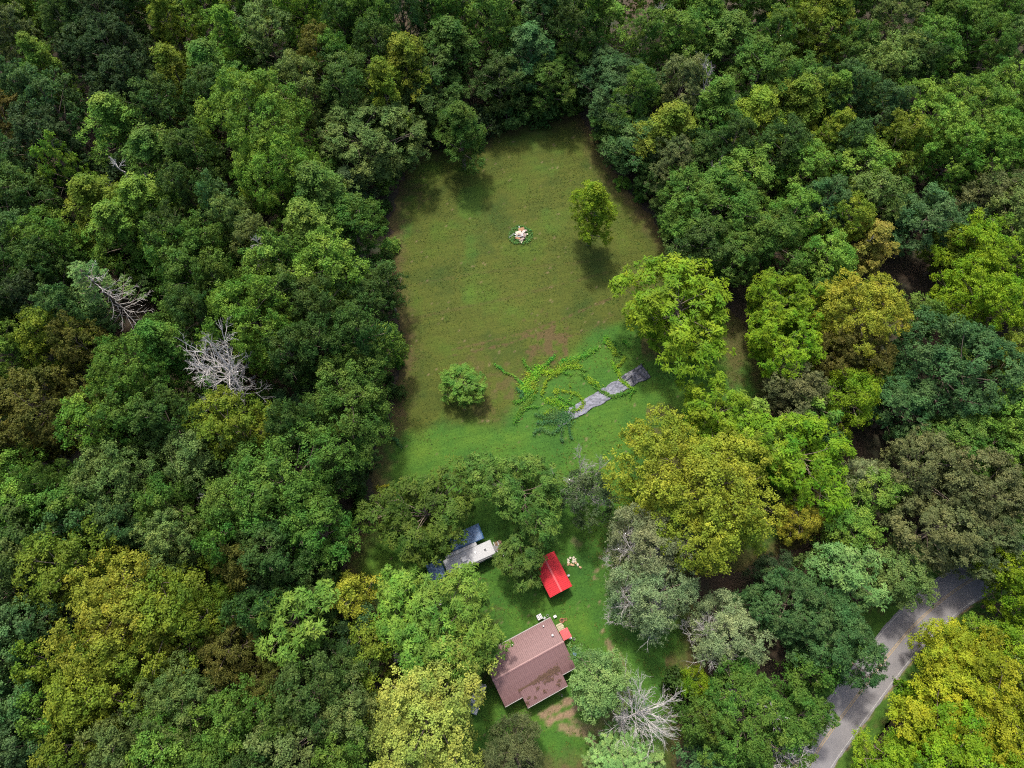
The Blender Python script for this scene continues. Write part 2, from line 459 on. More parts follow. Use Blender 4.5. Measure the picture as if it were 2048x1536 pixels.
LAWN_PX = [(1160, 222), (1100, 235), (1040, 243), (985, 260), (930, 290), (870, 296), (822, 300), (800, 350), (786, 400), (778, 480), (776, 560), (784, 610), (800, 650),
           (800, 720), (786, 800), (780, 850), (748, 882), (744, 930), (742, 1000), (736, 1050), (700, 1080), (688, 1120), (690, 1190), (735, 1240), (770, 1320), (760, 1420), (770, 1560),
           (1360, 1560), (1370, 1400), (1400, 1350), (1400, 1160), (1470, 1150), (1560, 1110), (1640, 1080), (1660, 990), (1600, 930), (1530, 850), (1545, 780), (1490, 640), (1390, 560), (1345, 490), (1290, 420), (1235, 355), (1200, 290), (1172, 240)]
LAWN = [at(*p) for p in LAWN_PX]
def zones(P):
    """r = dry brown, g = lush, b = bare earth for points on the lawn."""
    n1, n2 = fbm(P[:, 0] * .12, P[:, 1] * .12), fbm(P[:, 0] * .9 + 50, P[:, 1] * .9)
    d = inside_dist(P, LAWN)
    lush_line = [at(700, 905), at(860, 865), at(1000, 850), at(1060, 780), at(1150, 705), at(1235, 655), at(1300, 640)]
    lx = np.array([p[0] for p in lush_line]); ly = np.array([p[1] for p in lush_line])
    yl = np.interp(P[:, 0], lx, ly)
    lush = sstep(-2.5, 2.0, yl - P[:, 1] + (n1 - .5) * 9)
    lush = np.maximum(lush, 0.55 * sstep(.55, .75, n1))
    brown = sstep(4.5, 0.3, d + (n2 - .5) * 4) * 0.85
    right = P[:, 0] > 24
    brown = np.where(right & (P[:, 1] < 75), np.maximum(brown, 0.75 * sstep(.40, .62, n1 + .25 * (n2 - .5))), brown)
    earth = np.zeros(len(P))
    def spot(px, py, r, w=1.0, arr=None, soft=.35):
        x, y = at(px, py); k = np.hypot(P[:, 0] - x, P[:, 1] - y)
        return w * sstep(r * (1 + soft), r * (1 - soft), k + (n2 - .42) * r * 4.5)
    for px, py, r, w in ((1095, 682, 3.4, .9), (1085, 700, 2.4, .6), (1010, 775, 2.6, .55), (980, 790, 3.5, .4), (1290, 560, 3, .35), (1070, 520, .5, .9), (945, 720, 2.0, .35), (820, 380, 3, .5), (800, 440, 3, .4)):
        brown = np.maximum(brown, spot(px, py, r, w))
    for line, w, s in (([(905, 700), (1040, 668), (1120, 640), (1222, 597)], .25, .8), ([(900, 712), (1010, 690), (1060, 672)], .25, .9), ([(1085, 690), (1180, 660), (1225, 630)], .25, .5), ([(800, 575), (960, 545), (1200, 520)], .3, .25), ([(810, 640), (1000, 600), (1215, 545)], .3, .3)):
        k = line_dist(P, [at(*p) for p in line])
        brown = np.maximum(brown, s * sstep(w * 1.8, w * .5, k + (n2 - .35) * .9))
    for px, py, r, w in ((1195, 1140, .7, .8), (1205, 1132, .4, .8), (1190, 1155, .35, .8), (1212, 1150, .3, .8), (1200, 1112, .3, .6), (1155, 1098, .4, .3), (1213, 1158, .3, .7), (1198, 1205, .2, .8), (1205, 1262, .25, .8), (1252, 1278, .22, .7)):
        earth = np.maximum(earth, spot(px, py, r, w))
    for line, wd, w in (([(1216, 1284), (1224, 1305), (1228, 1325)], .3, .7), ([(1236, 1298), (1246, 1325), (1250, 1350)], .22, .6), ([(1085, 1428), (1130, 1410), (1175, 1385)], .42, .95), ([(1098, 1444), (1135, 1427), (1168, 1410)], .45, 1.0),
                        ([(1120, 1452), (1160, 1466), (1195, 1494), (1215, 1530)], .55, .8), ([(1150, 1442), (1195, 1464), (1230, 1490)], .6, .6), ([(1250, 1390), (1235, 1420), (1215, 1440)], .9, .4), ([(1160, 1090), (1150, 1080)], .4, .4)):
        k = line_dist(P, [at(*p) for p in line])
        earth = np.maximum(earth, w * sstep(wd * 1.6, wd * .6, k + (n2 - .5) * min(wd * 3.2, 2.4)))
    # worn, thin ground round the yard trees
    for px, py, r in ((870, 1290, 7), (1390, 1150, 4), (1270, 1100, 4), (1560, 1000, 6), (800, 1270, 4)):
        brown = np.maximum(brown, spot(px, py, r, .6))
    sp = fbm(P[:, 0] * 1.9 + 9, P[:, 1] * 1.9 + 4, 2)
    earth = np.maximum(earth, .55 * sstep(.83, .9, sp))
    return np.clip(np.stack([brown, lush, earth, np.ones(len(P))], 1), 0, 1), d

def sheet(name, poly, step, z, mat, edge=1.5):
    A = np.array(poly); x0, y0 = A.min(0) - 3; x1, y1 = A.max(0) + 3
    X, Y = np.meshgrid(np.arange(x0, x1, step), np.arange(y0, y1, step))
    P = np.stack([X.ravel(), Y.ravel()], 1)
    d = inside_dist(P, poly) + (fbm(P[:, 0] * .5, P[:, 1] * .5) - .5) * 2 * edge
    nx = X.shape[1]; ny = X.shape[0]
    idx = np.arange(nx * ny).reshape(ny, nx)
    q = np.stack([idx[:-1, :-1], idx[:-1, 1:], idx[1:, 1:], idx[1:, :-1]], -1).reshape(-1, 4)
    q = q[(d[q] > 0).all(1)]
    used = np.unique(q); remap = -np.ones(nx * ny, int); remap[used] = np.arange(len(used))
    P = P[used]
    zs = z + 0.10 * (fbm(P[:, 0] * .3, P[:, 1] * .3) - .3) * np.clip(inside_dist(P, poly) * .4, 0, 1)
    zn, _ = zones(P)
    o = link_mesh(name, np_mesh(name, np.c_[P, zs], remap[q], mat, {'zone': zn}, smooth=True))
    return tag(o, kind='structure')
sheet('lawn', LAWN, 0.36, 0.03, M['lawn'])
for side in (-1, 1):
    inner = rc + nor * (-0.2 if side < 0 else ROAD_W + 0.2)
    outer = rc + nor * (-3.2 if side < 0 else ROAD_W + 4.2)
    keep = slice(8, -8)
    poly = [tuple(p) for p in inner[keep]] + [tuple(p) for p in outer[keep][::-1]]
    A = np.array(poly)
    # verge sheet: a ribbon cut across so that it follows the road
    n = len(inner[keep]); rows = 12
    t = np.linspace(0, 1, rows)
    V = (inner[keep][None] * (1 - t[:, None, None]) + outer[keep][None] * t[:, None, None])
    ed = (fbm(np.arange(n) * .5, np.zeros(n) + side * 5) - .5) * 2.2
    V[-1] += nor[keep] * (ed[:, None] * side)
    P = V.reshape(-1, 2)
    idx = np.arange(rows * n).reshape(rows, n)
    q = np.stack([idx[:-1, :-1], idx[:-1, 1:], idx[1:, 1:], idx[1:, :-1]], -1).reshape(-1, 4)
    zn = np.zeros((len(P), 4)); n2 = fbm(P[:, 0] * .9, P[:, 1] * .9)
    tt = np.repeat(t, n)
    zn[:, 1] = .8; zn[:, 3] = 1
    zn[:, 2] = np.where(tt < .12, .9 * (side < 0), 0) * sstep(.35, .6, n2)
    zn[:, 0] = .6 * sstep(.5, .7, n2) * (tt > .3)
    tag(link_mesh('roadside_grass', np_mesh('roadside_grass', np.c_[P, np.full(len(P), .022)], q, M['lawn'], {'zone': zn})), kind='structure')

# standing tufts that give the mown grass its nap
def tufts():
    A = np.array(LAWN); x0, y0 = A.min(0); x1, y1 = A.max(0)
    P = rng.uniform((x0, y0), (x1, y1), (120000, 2))
    zn, d = zones(P)
    keep = (d > 0.6) & (zn[:, 2] < .35) & (rng.random(len(P)) < 0.35 + 0.65 * fbm(P[:, 0] * .25, P[:, 1] * .25))
    P, zn = P[keep], zn[keep]
    n = len(P); a = rng.uniform(0, 6.28, n); w = rng.uniform(.05, .14, n); h = rng.uniform(.04, .11, n)
    dx, dy = np.cos(a) * w, np.sin(a) * w
    lean = rng.normal(0, .08, (n, 2))
    v = np.empty((n, 3, 3))
    v[:, 0] = np.c_[P[:, 0] - dx, P[:, 1] - dy, np.full(n, .03)]
    v[:, 1] = np.c_[P[:, 0] + dx, P[:, 1] + dy, np.full(n, .03)]
    v[:, 2] = np.c_[P + lean, .05 + h]
    tr = np.arange(3 * n).reshape(n, 3)
    me = np_mesh('grass', v.reshape(-1, 3), None, M['lawn'], {'zone': np.repeat(zn, 3, 0)}, tris=tr)
    tag(link_mesh('grass', me), 'short mown grass tufts covering the lawn and meadow', 'grass', kind='stuff')
tufts()

# ------------------------------------------------------------------ buildings
def ribbed_panel(w, L, mat, name='roof_panel'):
    """One corrugated roof sheet: w across, L down the slope (local -Y), ribs standing proud."""
    b = MB(); b.box(0.002, w - 0.002, -L, 0, 0, 0.02)
    for k in range(3):
        x = w * (k + .5) / 3
        b.add([(x - .05, -L - .004, .018), (x + .05, -L - .004, .018), (x + .025, -L - .004, .055), (x - .025, -L - .004, .055),
               (x - .05, .0, .018), (x + .05, .0, .018), (x + .025, .0, .055), (x - .025, .0, .055)],
              [(0, 1, 2, 3), (7, 6, 5, 4), (1, 5, 6, 2), (3, 2, 6, 7), (0, 3, 7, 4)])
    return b.mesh(name, mat)

def gable_roof(parent, length, half, z_eave, z_ridge, mat, ridge_mat, n, over=0.0):
    roof = MB()
    roof.add([(-length / 2 + .03, -half + .03, z_eave - .10), (length / 2 - .03, -half + .03, z_eave - .10), (length / 2 - .03, 0, z_ridge - .03), (-length / 2 + .03, 0, z_ridge - .03),
              (-length / 2 + .03, half - .03, z_eave - .10), (length / 2 - .03, half - .03, z_eave - .10),
              (-length / 2 + .03, -half + .03, z_eave - .02), (length / 2 - .03, -half + .03, z_eave - .02), (-length / 2 + .03, half - .03, z_eave - .02), (length / 2 - .03, half - .03, z_eave - .02)],
             [(0, 1, 5, 4), (6, 3, 2, 7), (3, 8, 9, 2), (0, 6, 7, 1), (4, 5, 9, 8), (0, 4, 8, 3, 6), (1, 7, 2, 9, 5)])
    r = roof.build('roof', mat, parent)
    L = math.hypot(half, z_ridge - z_eave) ; sl = math.atan2(z_ridge - z_eave, half)
    w = length / n
    pm = ribbed_panel(w, L, mat)
    for i in range(n):
        link_mesh('roof_panel', pm, r, (-length / 2 + i * w, 0, z_ridge), (sl, 0, 0))
        link_mesh('roof_panel', pm, r, (length / 2 - i * w, 0, z_ridge), (sl, 0, math.pi))
    rc_ = MB(); k = .16; dz = k * math.tan(sl)
    rc_.add([(-length / 2 - .03, -k, z_ridge - dz + .075), (length / 2 + .03, -k, z_ridge - dz + .075), (length / 2 + .03, 0, z_ridge + .085), (-length / 2 - .03, 0, z_ridge + .085), (-length / 2 - .03, k, z_ridge - dz + .075), (length / 2 + .03, k, z_ridge - dz + .075),
             (-length / 2 - .03, -k, z_ridge - dz + .05), (length / 2 + .03, -k, z_ridge - dz + .05), (-length / 2 - .03, k, z_ridge - dz + .05), (length / 2 + .03, k, z_ridge - dz + .05)],
            [(0, 1, 2, 3), (3, 2, 5, 4), (6, 7, 1, 0), (4, 5, 9, 8), (6, 0, 3, 4, 8), (7, 9, 5, 2, 1)])
    rc_.build('ridge_cap', ridge_mat, r)
    return r

def window(parent, x, y, z, w, h, face, frame_mat):
    """face: 0 -> -Y wall, 1 -> +Y, 2 -> +X, 3 -> -X"""
    rz = (0, math.pi, math.pi / 2, -math.pi / 2)[face]
    f = MB(); t = .07
    for a, b_, c, d in ((-w / 2, w / 2, -h / 2, -h / 2 + t), (-w / 2, w / 2, h / 2 - t, h / 2), (-w / 2, -w / 2 + t, -h / 2 + t, h / 2 - t), (w / 2 - t, w / 2, -h / 2 + t, h / 2 - t), (-w / 2 + t, w / 2 - t, -.03, .03)):
        f.box(a, b_, -.06, .0, c, d)
    fr = f.build('window', frame_mat, parent, (x, y, z), (0, 0, rz))
    MB().box(-w / 2 + t, w / 2 - t, -.025, -.002, -h / 2 + t, h / 2 - t).build('pane', M['glass'], fr)
    MB().box(-w / 2 - .08, w / 2 + .08, -.10, .0, -h / 2 - .07, -h / 2 - .004).build('sill', frame_mat, fr)

HA = math.radians(27)
house = tag(empty('house', (2.5, 2.05, 0), HA), 'single storey house with a brown ribbed metal roof and lower porch roof', 'house')
HL, HW, ZE, ZR = 12.1, 8.1, 3.0, 4.55
wb = MB(); a, b_ = HL / 2 - .45, HW / 2 - .45
zt = ZE - .12; zrk = ZR - .28
wb.add([(-a, -b_, 0), (a, -b_, 0), (a, b_, 0), (-a, b_, 0), (-a, -b_, zt), (a, -b_, zt), (a, b_, zt), (-a, b_, zt), (-a, 0, zrk), (a, 0, zrk)],
       [(3, 2, 1, 0), (0, 1, 5, 4), (2, 3, 7, 6), (1, 2, 6, 9, 5), (3, 0, 4, 8, 7), (4, 5, 9, 8), (6, 7, 8, 9)])
wb.build('wall', M['siding'], house)
gable_roof(house, HL, HW / 2, ZE, ZR, M['roof_brown'], M['ridge_brown'], 14)
for s in (-1, 1):
    MB().box(-HL / 2, HL / 2, (s * HW / 2) if s > 0 else (-HW / 2 - .13), (HW / 2 + .13) if s > 0 else (-HW / 2), ZE - .12, ZE - .01).build('gutter', M['trim'], house)
for x in (-4.2, -1.2, 2.0, 4.4):
    window(house, x, b_, 1.6, 1.1, 1.2, 1, M['white'])
for x in (-4.4, 4.6):
    window(house, x, -b_, 1.6, 1.2, 1.2, 0, M['white'])
for y in (-1.8, 1.9):
    window(house, a, y, 1.6, 1.0, 1.2, 2, M['white']); window(house, -a, y, 1.6, 1.0, 1.2, 3, M['white'])
d = MB().box(-.45, .45, -.06, 0, .25, 2.25).build('door', M['white'], house, (.6, -b_, 0))
MB().cyl(0, 0, -.05, .05, .035).build('handle', M['metal'], d, (.35, -.085, 1.2), (math.pi / 2, 0, 0))
# porch: a lean-to roof lapped over the lower edge of the main roof
PU0, PU1, PV0, PV1 = -3.1, 3.75, -3.15, -5.75
pz0 = ZE + (HW / 2 + PV0) / (HW / 2) * (ZR - ZE) + .12; pz1 = 2.72
pr = MB()
pr.add([(PU0 + .03, PV1 + .03, pz1 - .10), (PU1 - .03, PV1 + .03, pz1 - .10), (PU1 - .03, PV0, pz0 - .10), (PU0 + .03, PV0, pz0 - .10), (PU0 + .03, PV1 + .03, pz1 - .01), (PU1 - .03, PV1 + .03, pz1 - .01), (PU1 - .03, PV0, pz0 - .01), (PU0 + .03, PV0, pz0 - .01)],
       [(3, 2, 1, 0), (4, 5, 6, 7), (0, 1, 5, 4), (1, 2, 6, 5), (2, 3, 7, 6), (3, 0, 4, 7)])
pro = pr.build('porch_roof', M['roof_brown'], house)
pn = 8; pw = (PU1 - PU0) / pn; pL = math.hypot(PV0 - PV1, pz0 - pz1)
pm = ribbed_panel(pw, pL, M['roof_brown'])
for i in range(pn):
    link_mesh('roof_panel', pm, pro, (PU0 + i * pw, PV0, pz0), (math.atan2(pz0 - pz1, PV0 - PV1), 0, 0))
MB().box(PU0, PU1, PV1 - .12, PV1, pz1 - .12, pz1 - .01).build('gutter', M['trim'], pro)
for x in (PU0 + .2, PU0 + 2.35, PU0 + 4.5, PU1 - .2):
    MB().box(x - .07, x + .07, PV1 + .2, PV1 + .34, .2, pz1 - .10).build('porch_post', M['white'], house)
MB().box(PU0, PU1, PV1 + .1, -b_ - .02, 0, .2).build('porch_floor', M['concrete'], house)
# drift of fallen leaves where the porch roof meets the main roof, and scraps on the porch
lv, lq, ln = [], [], 0
for k in range(1500):
    if k < 1250:
        u = rng.uniform(PU0 - .1, PU1); wdt = .12 + .40 * sstep(-2.0, 2.6, u) * (1 if rng.random() < .9 else 1.8)
        v = PV0 + .12 + rng.normal(0, .45) * wdt
    else:
        c = [(-2.3, -4.6), (-.6, -4.1), (1.0, -3.8), (1.5, -3.8), (2.0, -3.8), (2.9, -4.6), (-1.4, -5.0), (.2, -4.9), (-2.8, -5.2), (2.6, -5.0)][k % 10]
        u, v = c[0] + rng.normal(0, .14), c[1] + rng.normal(0, .14)
    on_main = v > PV0
    z = (ZE + (HW / 2 + v) / (HW / 2) * (ZR - ZE) if on_main else pz1 + (v - PV1) / (PV0 - PV1) * (pz0 - pz1)) + .06 + rng.uniform(0, .06)
    s = rng.uniform(.05, .12); an = rng.uniform(0, 6.28)
    for j in range(4):
        lv.append((u + s * math.cos(an + j * 1.57), v + s * math.sin(an + j * 1.57), z + rng.uniform(-.02, .03)))
    lq.append((ln, ln + 1, ln + 2, ln + 3)); ln += 4
tag(link_mesh('fallen_leaves', np_mesh('fallen_leaves', lv, lq, M['debris']), None, (2.5, 2.05, 0), (0, 0, HA)), 'dark brown fallen leaves drifted along the porch roof joint', 'leaves', kind='stuff')
def roof_z(v): return ZE + (HW / 2 - abs(v)) / (HW / 2) * (ZR - ZE)
def to_house(px, py, z):
    x, y = at(px, py, z); x -= 2.5; y -= 2.05
    return x * math.cos(HA) + y * math.sin(HA), -x * math.sin(HA) + y * math.cos(HA)
for px, py, r in ((1105, 1271, .10), (1087, 1252, .07), (1024, 1290, .08)):
    u, v = to_house(px, py, 4.0); z = roof_z(v)
    vp = MB().cyl(0, 0, -.1, .38, r, n=10).build('vent_pipe', M['white'], house, (u, v, z))
    MB().cyl(0, 0, .38, .46, r * 1.7, r * 1.3, 10).build('vent_cap', M['white'], vp)
    MB().cyl(0, 0, -.02, .07, r * 2.2, r * 1.4, 10).build('flashing', M['metal'], vp)

# red roofed shed
SA = math.radians(117)
shed = tag(empty('shed', (6.45, 15.1, 0), SA), 'small shed with a bright red ribbed metal gable roof', 'shed')
gable_roof(shed, 6.2, 2.0, 2.5, 3.15, M['roof_red'], M['ridge_red'], 7)
MB().add([(-2.85, -1.75, 0), (2.85, -1.75, 0), (2.85, 1.75, 0), (-2.85, 1.75, 0), (-2.85, -1.75, 2.40), (2.85, -1.75, 2.40), (2.85, 1.75, 2.40), (-2.85, 1.75, 2.40), (-2.85, 0, 2.98), (2.85, 0, 2.98)],
         [(3, 2, 1, 0), (0, 1, 5, 4), (2, 3, 7, 6), (1, 2, 6, 9, 5), (3, 0, 4, 8, 7), (4, 5, 9, 8), (6, 7, 8, 9)]).build('wall', M['brownwood'], shed)
dd = MB().box(-.6, .6, -.05, 0, .05, 2.05).build('door', M['brownwood'], shed, (-2.85, 0, 0), (0, 0, -math.pi / 2))
MB().box(.35, .42, -.10, -.05, .95, 1.15).build('handle', M['metal'], dd)
window(shed, 1.2, -1.75, 1.4, .8, .7, 0, M['brownwood'])

# travel trailer
RA = math.radians(24)
rv = tag(empty('travel_trailer', (-6.9, 17.75, 0), RA), 'pale grey travel trailer with roof vents half hidden under two trees', 'trailer')
MB().cbox(-4.2, 4.2, -1.22, 1.22, .75, 3.05, .10).build('body', M['offwhite'], rv)
MB().box(-4.05, 4.05, -1.10, 1.10, .45, .75).build('chassis', M['dark'], rv)
MB().cbox(-3.6, 1.9, 1.22, 1.85, 1.0, 2.92, .06).build('slide_out', M['offwhite'], rv)
MB().cbox(-1.4, -.4, -.45, .45, 3.05, 3.38, .12).build('air_conditioner', M['white'], rv)
MB().cyl(1.15, .25, 3.05, 3.16, .24, .20, 14).build('roof_vent', M['white'], rv)
sk = MB().box(2.55, 3.02, -.25, .22, 3.05, 3.10).build('skylight', M['white'], rv)
MB().box(2.59, 2.98, -.21, .18, 3.10, 3.12).build('pane', M['glass'], sk)
aw = MB().cyl(0, 0, -3.6, 3.4, .10, n=10).build('awning_roll', M['dark'], rv, (0, -1.36, 2.86), (0, math.pi / 2, 0))
for x in (-3.4, 3.3):
    MB().box(x - .03, x + .03, -1.40, -1.225, .9, 2.8).build('awning_arm', M['dark'], aw.parent)
for x in (-2.6, .4, 2.9):
    window(rv, x, -1.22, 2.1, 1.0, .7, 0, M['dark'])
d = MB().box(-.35, .35, -.04, 0, .8, 2.7).build('door', M['white'], rv, (1.7, -1.22, 0))
MB().box(.2, .28, -.09, -.04, 1.6, 1.75).build('handle', M['metal'], d)
for x in (-.9, 0.05):
    for s in (-1, 1):
        w_ = MB().tyre(.36, .14, .22, 20, 'y').build('wheel', M['black'], rv, (x, s * 1.02, .36), smooth=True)
        MB().cyl(0, 0, -.08, .08, .22, n=14).build('rim', M['metal'], w_, rot=(math.pi / 2, 0, 0))
MB().add([(4.05, -.6, .55), (4.05, .6, .55), (5.3, 0, .55), (4.05, -.6, .68), (4.05, .6, .68), (5.3, 0, .68)], [(0, 2, 1), (3, 4, 5), (0, 1, 4, 3), (1, 2, 5, 4), (2, 0, 3, 5)]).build('hitch', M['dark'], rv)

def draped(name, corners, z, mat, label, cat, sag=.25, n=14, th=.02, seed=1, skirt=.0):
    """A sheet over a rectangle: wrinkled top with real thickness; corners given in world xy."""
    (x0, y0), (x1, y1), (x2, y2), (x3, y3) = corners
    v = []
    for k in (0, 1):
        for j in range(n + 1):
            for i in range(n + 1):
                s, t = i / n, j / n
                x = (x0 * (1 - s) + x1 * s) * (1 - t) + (x3 * (1 - s) + x2 * s) * t
                y = (y0 * (1 - s) + y1 * s) * (1 - t) + (y3 * (1 - s) + y2 * s) * t
                h = fbm(np.array([x * 1.3 + seed * 7]), np.array([y * 1.3]))[0] - .5
                e = min(s, 1 - s, t, 1 - t)
                zz = z + sag * h * 2 - skirt * max(0, 1 - e * 7) ** 2
                jx = .15 * (fbm(np.array([x * .8]), np.array([y * .8 + seed]))[0] - .5)
                v.append((x + jx, y + jx, zz - k * th))
    m = n + 1; q = []
    for j in range(n):
        for i in range(n):
            a_ = j * m + i
            q.append((a_, a_ + 1, a_ + m + 1, a_ + m)); b2 = a_ + m * m
            q.append((b2 + m, b2 + m + 1, b2 + 1, b2))
    rim = [i for i in range(m)] + [i * m + n for i in range(1, m)] + [n * m + i for i in range(n - 1, -1, -1)] + [i * m for i in range(n - 1, 0, -1)]
    for a_, b2 in zip(rim, rim[1:] + rim[:1]): q.append((a_, a_ + m * m, b2 + m * m, b2))
    return tag(link_mesh(name, np_mesh(name, v, q, mat, smooth=True)), label, cat)

def rect(cx, cy, L, W, ang):
    c, s = math.cos(ang), math.sin(ang)
    return [(cx + x * c - y * s, cy + x * s + y * c) for x, y in ((-L / 2, -W / 2), (L / 2, -W / 2), (L / 2, W / 2), (-L / 2, W / 2))]

def canopy(cx, cy, L, W, ang, z, label, seed):
    t = tag(empty('tarp_canopy', (cx, cy, 0), ang), label, 'tarp')
    c = draped('cover', rect(0, 0, L, W, 0), z, M['tarp_blue'], None, None, .15, seed=seed)
    c.parent = t
    for x in (-L / 2 + .1, L / 2 - .1):
        for y in (-W / 2 + .1, W / 2 - .1):
            MB().cyl(x, y, 0, z - .2, .03, n=8).build('pole', M['metal'], t)
canopy(-7.6, 20.95, 5.6, 2.6, RA, 2.5, 'blue tarp canopy along the far side of the trailer', 2)
canopy(-12.2, 15.7, 2.6, 3.0, RA, 2.3, 'small blue tarp at the left end of the trailer', 5)

# boards leaned flat at the trailer's hitch end
bd = tag(empty('board_stack', (-2.05, 19.5, 0), RA), 'narrow stack of brown and grey boards beside the trailer end', 'boards')
for i in range(6):
    MB().box(-.62 + i * .22, -.47 + i * .22, -1.4 + .12 * (i % 3), 1.35 - .1 * (i % 2), .55 + .05 * (i % 2), .60 + .05 * (i % 2)).build('board', M['brownwood' if i % 3 else 'offwhite'], bd)
for y in (-1.0, 1.0):
    MB().box(-.62, .75, y - .1, y + .1, 0, .55).build('trestle', M['brownwood'], bd)

# plank walkway and clutter under the walnut
def deck(cx, cy, L, W, ang, z, n, mat, label):
    t = tag(empty('plank_deck', (cx, cy, 0), ang), label, 'deck')
    w = L / n
    pmesh = MB().box(0, w * .80, -W / 2, W / 2, z - .04, z).mesh('plank', mat)
    for i in range(n):
        link_mesh('plank', pmesh, t, (-L / 2 + i * w, .04 * ((i * 7) % 3 - 1), .006 * ((i * 5) % 3)))
    for y in (-W / 2 + .15, W / 2 - .15):
        MB().box(-L / 2, L / 2, y - .05, y + .05, 0, z - .045).build('joist', M['brownwood'], t)
x, y = at(790, 1302, .5); deck(x, y, 3.6, 1.9, math.radians(-62), .5, 13, M['wood'], 'grey plank walkway showing at the left of the big yard walnut')
x, y = at(812, 1256, .6); deck(x, y, 2.6, 2.2, math.radians(-62), .6, 9, M['offwhite'], 'whitish slatted deck glimpsed through the walnut leaves')
x, y = at(832, 1208, 1.4)
draped('white_tarp', rect(x, y, 2.3, 2.0, math.radians(35)), 1.3, M['tarp_white'], 'white tarp bundle bulging out between two tree crowns', 'tarp', .35, 12, .04, 3, skirt=1.15)
x, y = at(880, 1205, .7)
draped('white_cloth', rect(x, y, 1.8, .9, math.radians(10)), .8, M['tarp_white'], 'small white cloth beside the red machine under the walnut', 'cloth', .15, 8, .03, 8, skirt=.6)

def mower(px, py, ang, label):
    x, y = at(px, py, .5)
    t = tag(empty('riding_mower', (x, y, 0), ang), label, 'machine')
    MB().cbox(.1, .95, -.33, .33, .42, .92, .08).build('hood', M['red'], t)
    MB().cbox(-.85, .1, -.42, .42, .40, .58, .05).build('body', M['red'], t)
    st = MB().cbox(-.65, -.2, -.24, .24, .58, .74, .06).build('seat', M['dark'], t)
    MB().cbox(-.75, -.63, -.24, .24, .62, 1.08, .04).build('backrest', M['dark'], st)
    MB().cbox(-.35, .35, -.55, .55, .16, .30, .06).build('mowing_deck', M['red'], t)
    MB().tyre(.18, .035, .035, 16).build('steering_wheel', M['black'], t, (-.02, 0, 1.02), (0, -.4, 0))
    MB().cyl(0, 0, -.42, 0, .02, n=8).build('steering_column', M['dark'], t, (-.02, 0, 1.0), (0, -.4, 0))
    for wx, r, wy in ((-.55, .26, .45), (.7, .19, .40)):
        for s in (-1, 1):
            w_ = MB().tyre(r, r * .45, .18, 16, 'y').build('wheel', M['black'], t, (wx, s * wy, r), smooth=True)
            MB().cyl(0, 0, -.06, .06, r * .55, n=12).build('rim', M['white'], w_, rot=(math.pi / 2, 0, 0))
mower(886, 1217, 1.0, 'red machine glimpsed through a gap in the walnut leaves, upper of two')
mower(888, 1233, 2.2, 'red machine glimpsed through the walnut leaves, lower of two')

# small red lean-to roof by the house end and clutter round it
def px_loc(px, py, z=0): 
    x, y = at(px, py, z); return (x, y, 0)
lt = tag(empty('lean_to', px_loc(1131, 1268, 2.0), HA), 'tiny red ribbed metal lean-to roof at the right end of the house', 'lean-to')
lr = MB().box(-.72, .72, -.78, .78, 1.93, 1.98).build('roof', M['roof_red'], lt)
lpm = ribbed_panel(.36, 1.56, M['ridge_red'])
for i in range(4): link_mesh('roof_panel', lpm, lr, (-.72 + .36 * i, .78, 1.985))
for xx in (-.6, .6):
    for yy in (-.66, .66): MB().box(xx - .04, xx + .04, yy - .04, yy + .04, 0, 1.93).build('post', M['brownwood'], lt)

ac = tag(empty('air_conditioner', px_loc(1079, 1234, .7), HA), 'square white air conditioner unit with a round fan behind the house', 'air conditioner')
MB().cbox(-.42, .42, -.42, .42, .05, .78, .03).build('case', M['white'], ac)
MB().cyl(0, 0, .78, .80, .34, n=20).build('fan_well', M['dark'], ac)
for i in range(3):
    MB().box(-.30, .30, -.05, .05, .803, .812).build('fan_blade', M['white'], ac, rot=(0, 0, i * math.pi / 3))
MB().tyre(.36, .04, .05, 20).build('fan_ring', M['white'], ac, (0, 0, .80))

ty = tag(empty('tyre', px_loc(1124, 1241, .1), 0), 'rusty brown tyre lying on the grass beyond the house corner', 'tyre')
MB().tyre(.42, .17, .26).build('tread', M['rust'], ty, (0, 0, .13), smooth=True)
MB().cyl(0, 0, .05, .09, .25, n=16).build('soil', M['debris'], ty)
ty2 = tag(MB().tyre(.26, .10, .16).build('small_wheel', M['rust'], None, px_loc(1131, 1239, .1)[:2] + (.08,), smooth=True), 'small rusty wheel lying right of the larger tyre', 'wheel')

pal = tag(empty('pallet', px_loc(1121, 1254, .3), HA), 'cream slatted pallet against the house end by the lean-to', 'pallet')
for i in range(6): MB().box(-.52 + i * .18, -.40 + i * .18, -.6, .6, .12, .145).build('slat', M['cream'], pal)
for y_ in (-.5, 0, .5): MB().box(-.52, .60, y_ - .05, y_ + .05, 0, .118).build('bearer', M['cream'], pal)

def bucket(px, py, r, h, mat, label, handle=True):
    t = tag(empty('bucket', px_loc(px, py, h)), label, 'bucket')
    b = MB()
    n = 14
    for rr, z in ((r * .8, 0), (r, h), (r * .92, h), (r * .74, .03)):
        b.v += [(rr * math.cos(2 * math.pi * i / n), rr * math.sin(2 * math.pi * i / n), z) for i in range(n)]
    for k in range(3):
        b.f += [(k * n + i, k * n + (i + 1) % n, (k + 1) * n + (i + 1) % n, (k + 1) * n + i) for i in range(n)]
    b.f += [tuple(range(n - 1, -1, -1)), tuple(range(3 * n, 4 * n))]
    b.build('pail', mat, t)
    MB().tyre(r * 1.03, .02, .02, 14).build('rim', M['white'], t, (0, 0, h))
    return t
bucket(1148, 1278, .18, .35, M['cream'], 'small cream bucket just right of the tiny red lean-to')
bucket(1095, 1231, .17, .3, M['cream'], 'small tan bucket behind the house near its top corner')
bucket(1270, 1366, .22, .4, M['red'], 'small red bucket right of the light green tree')
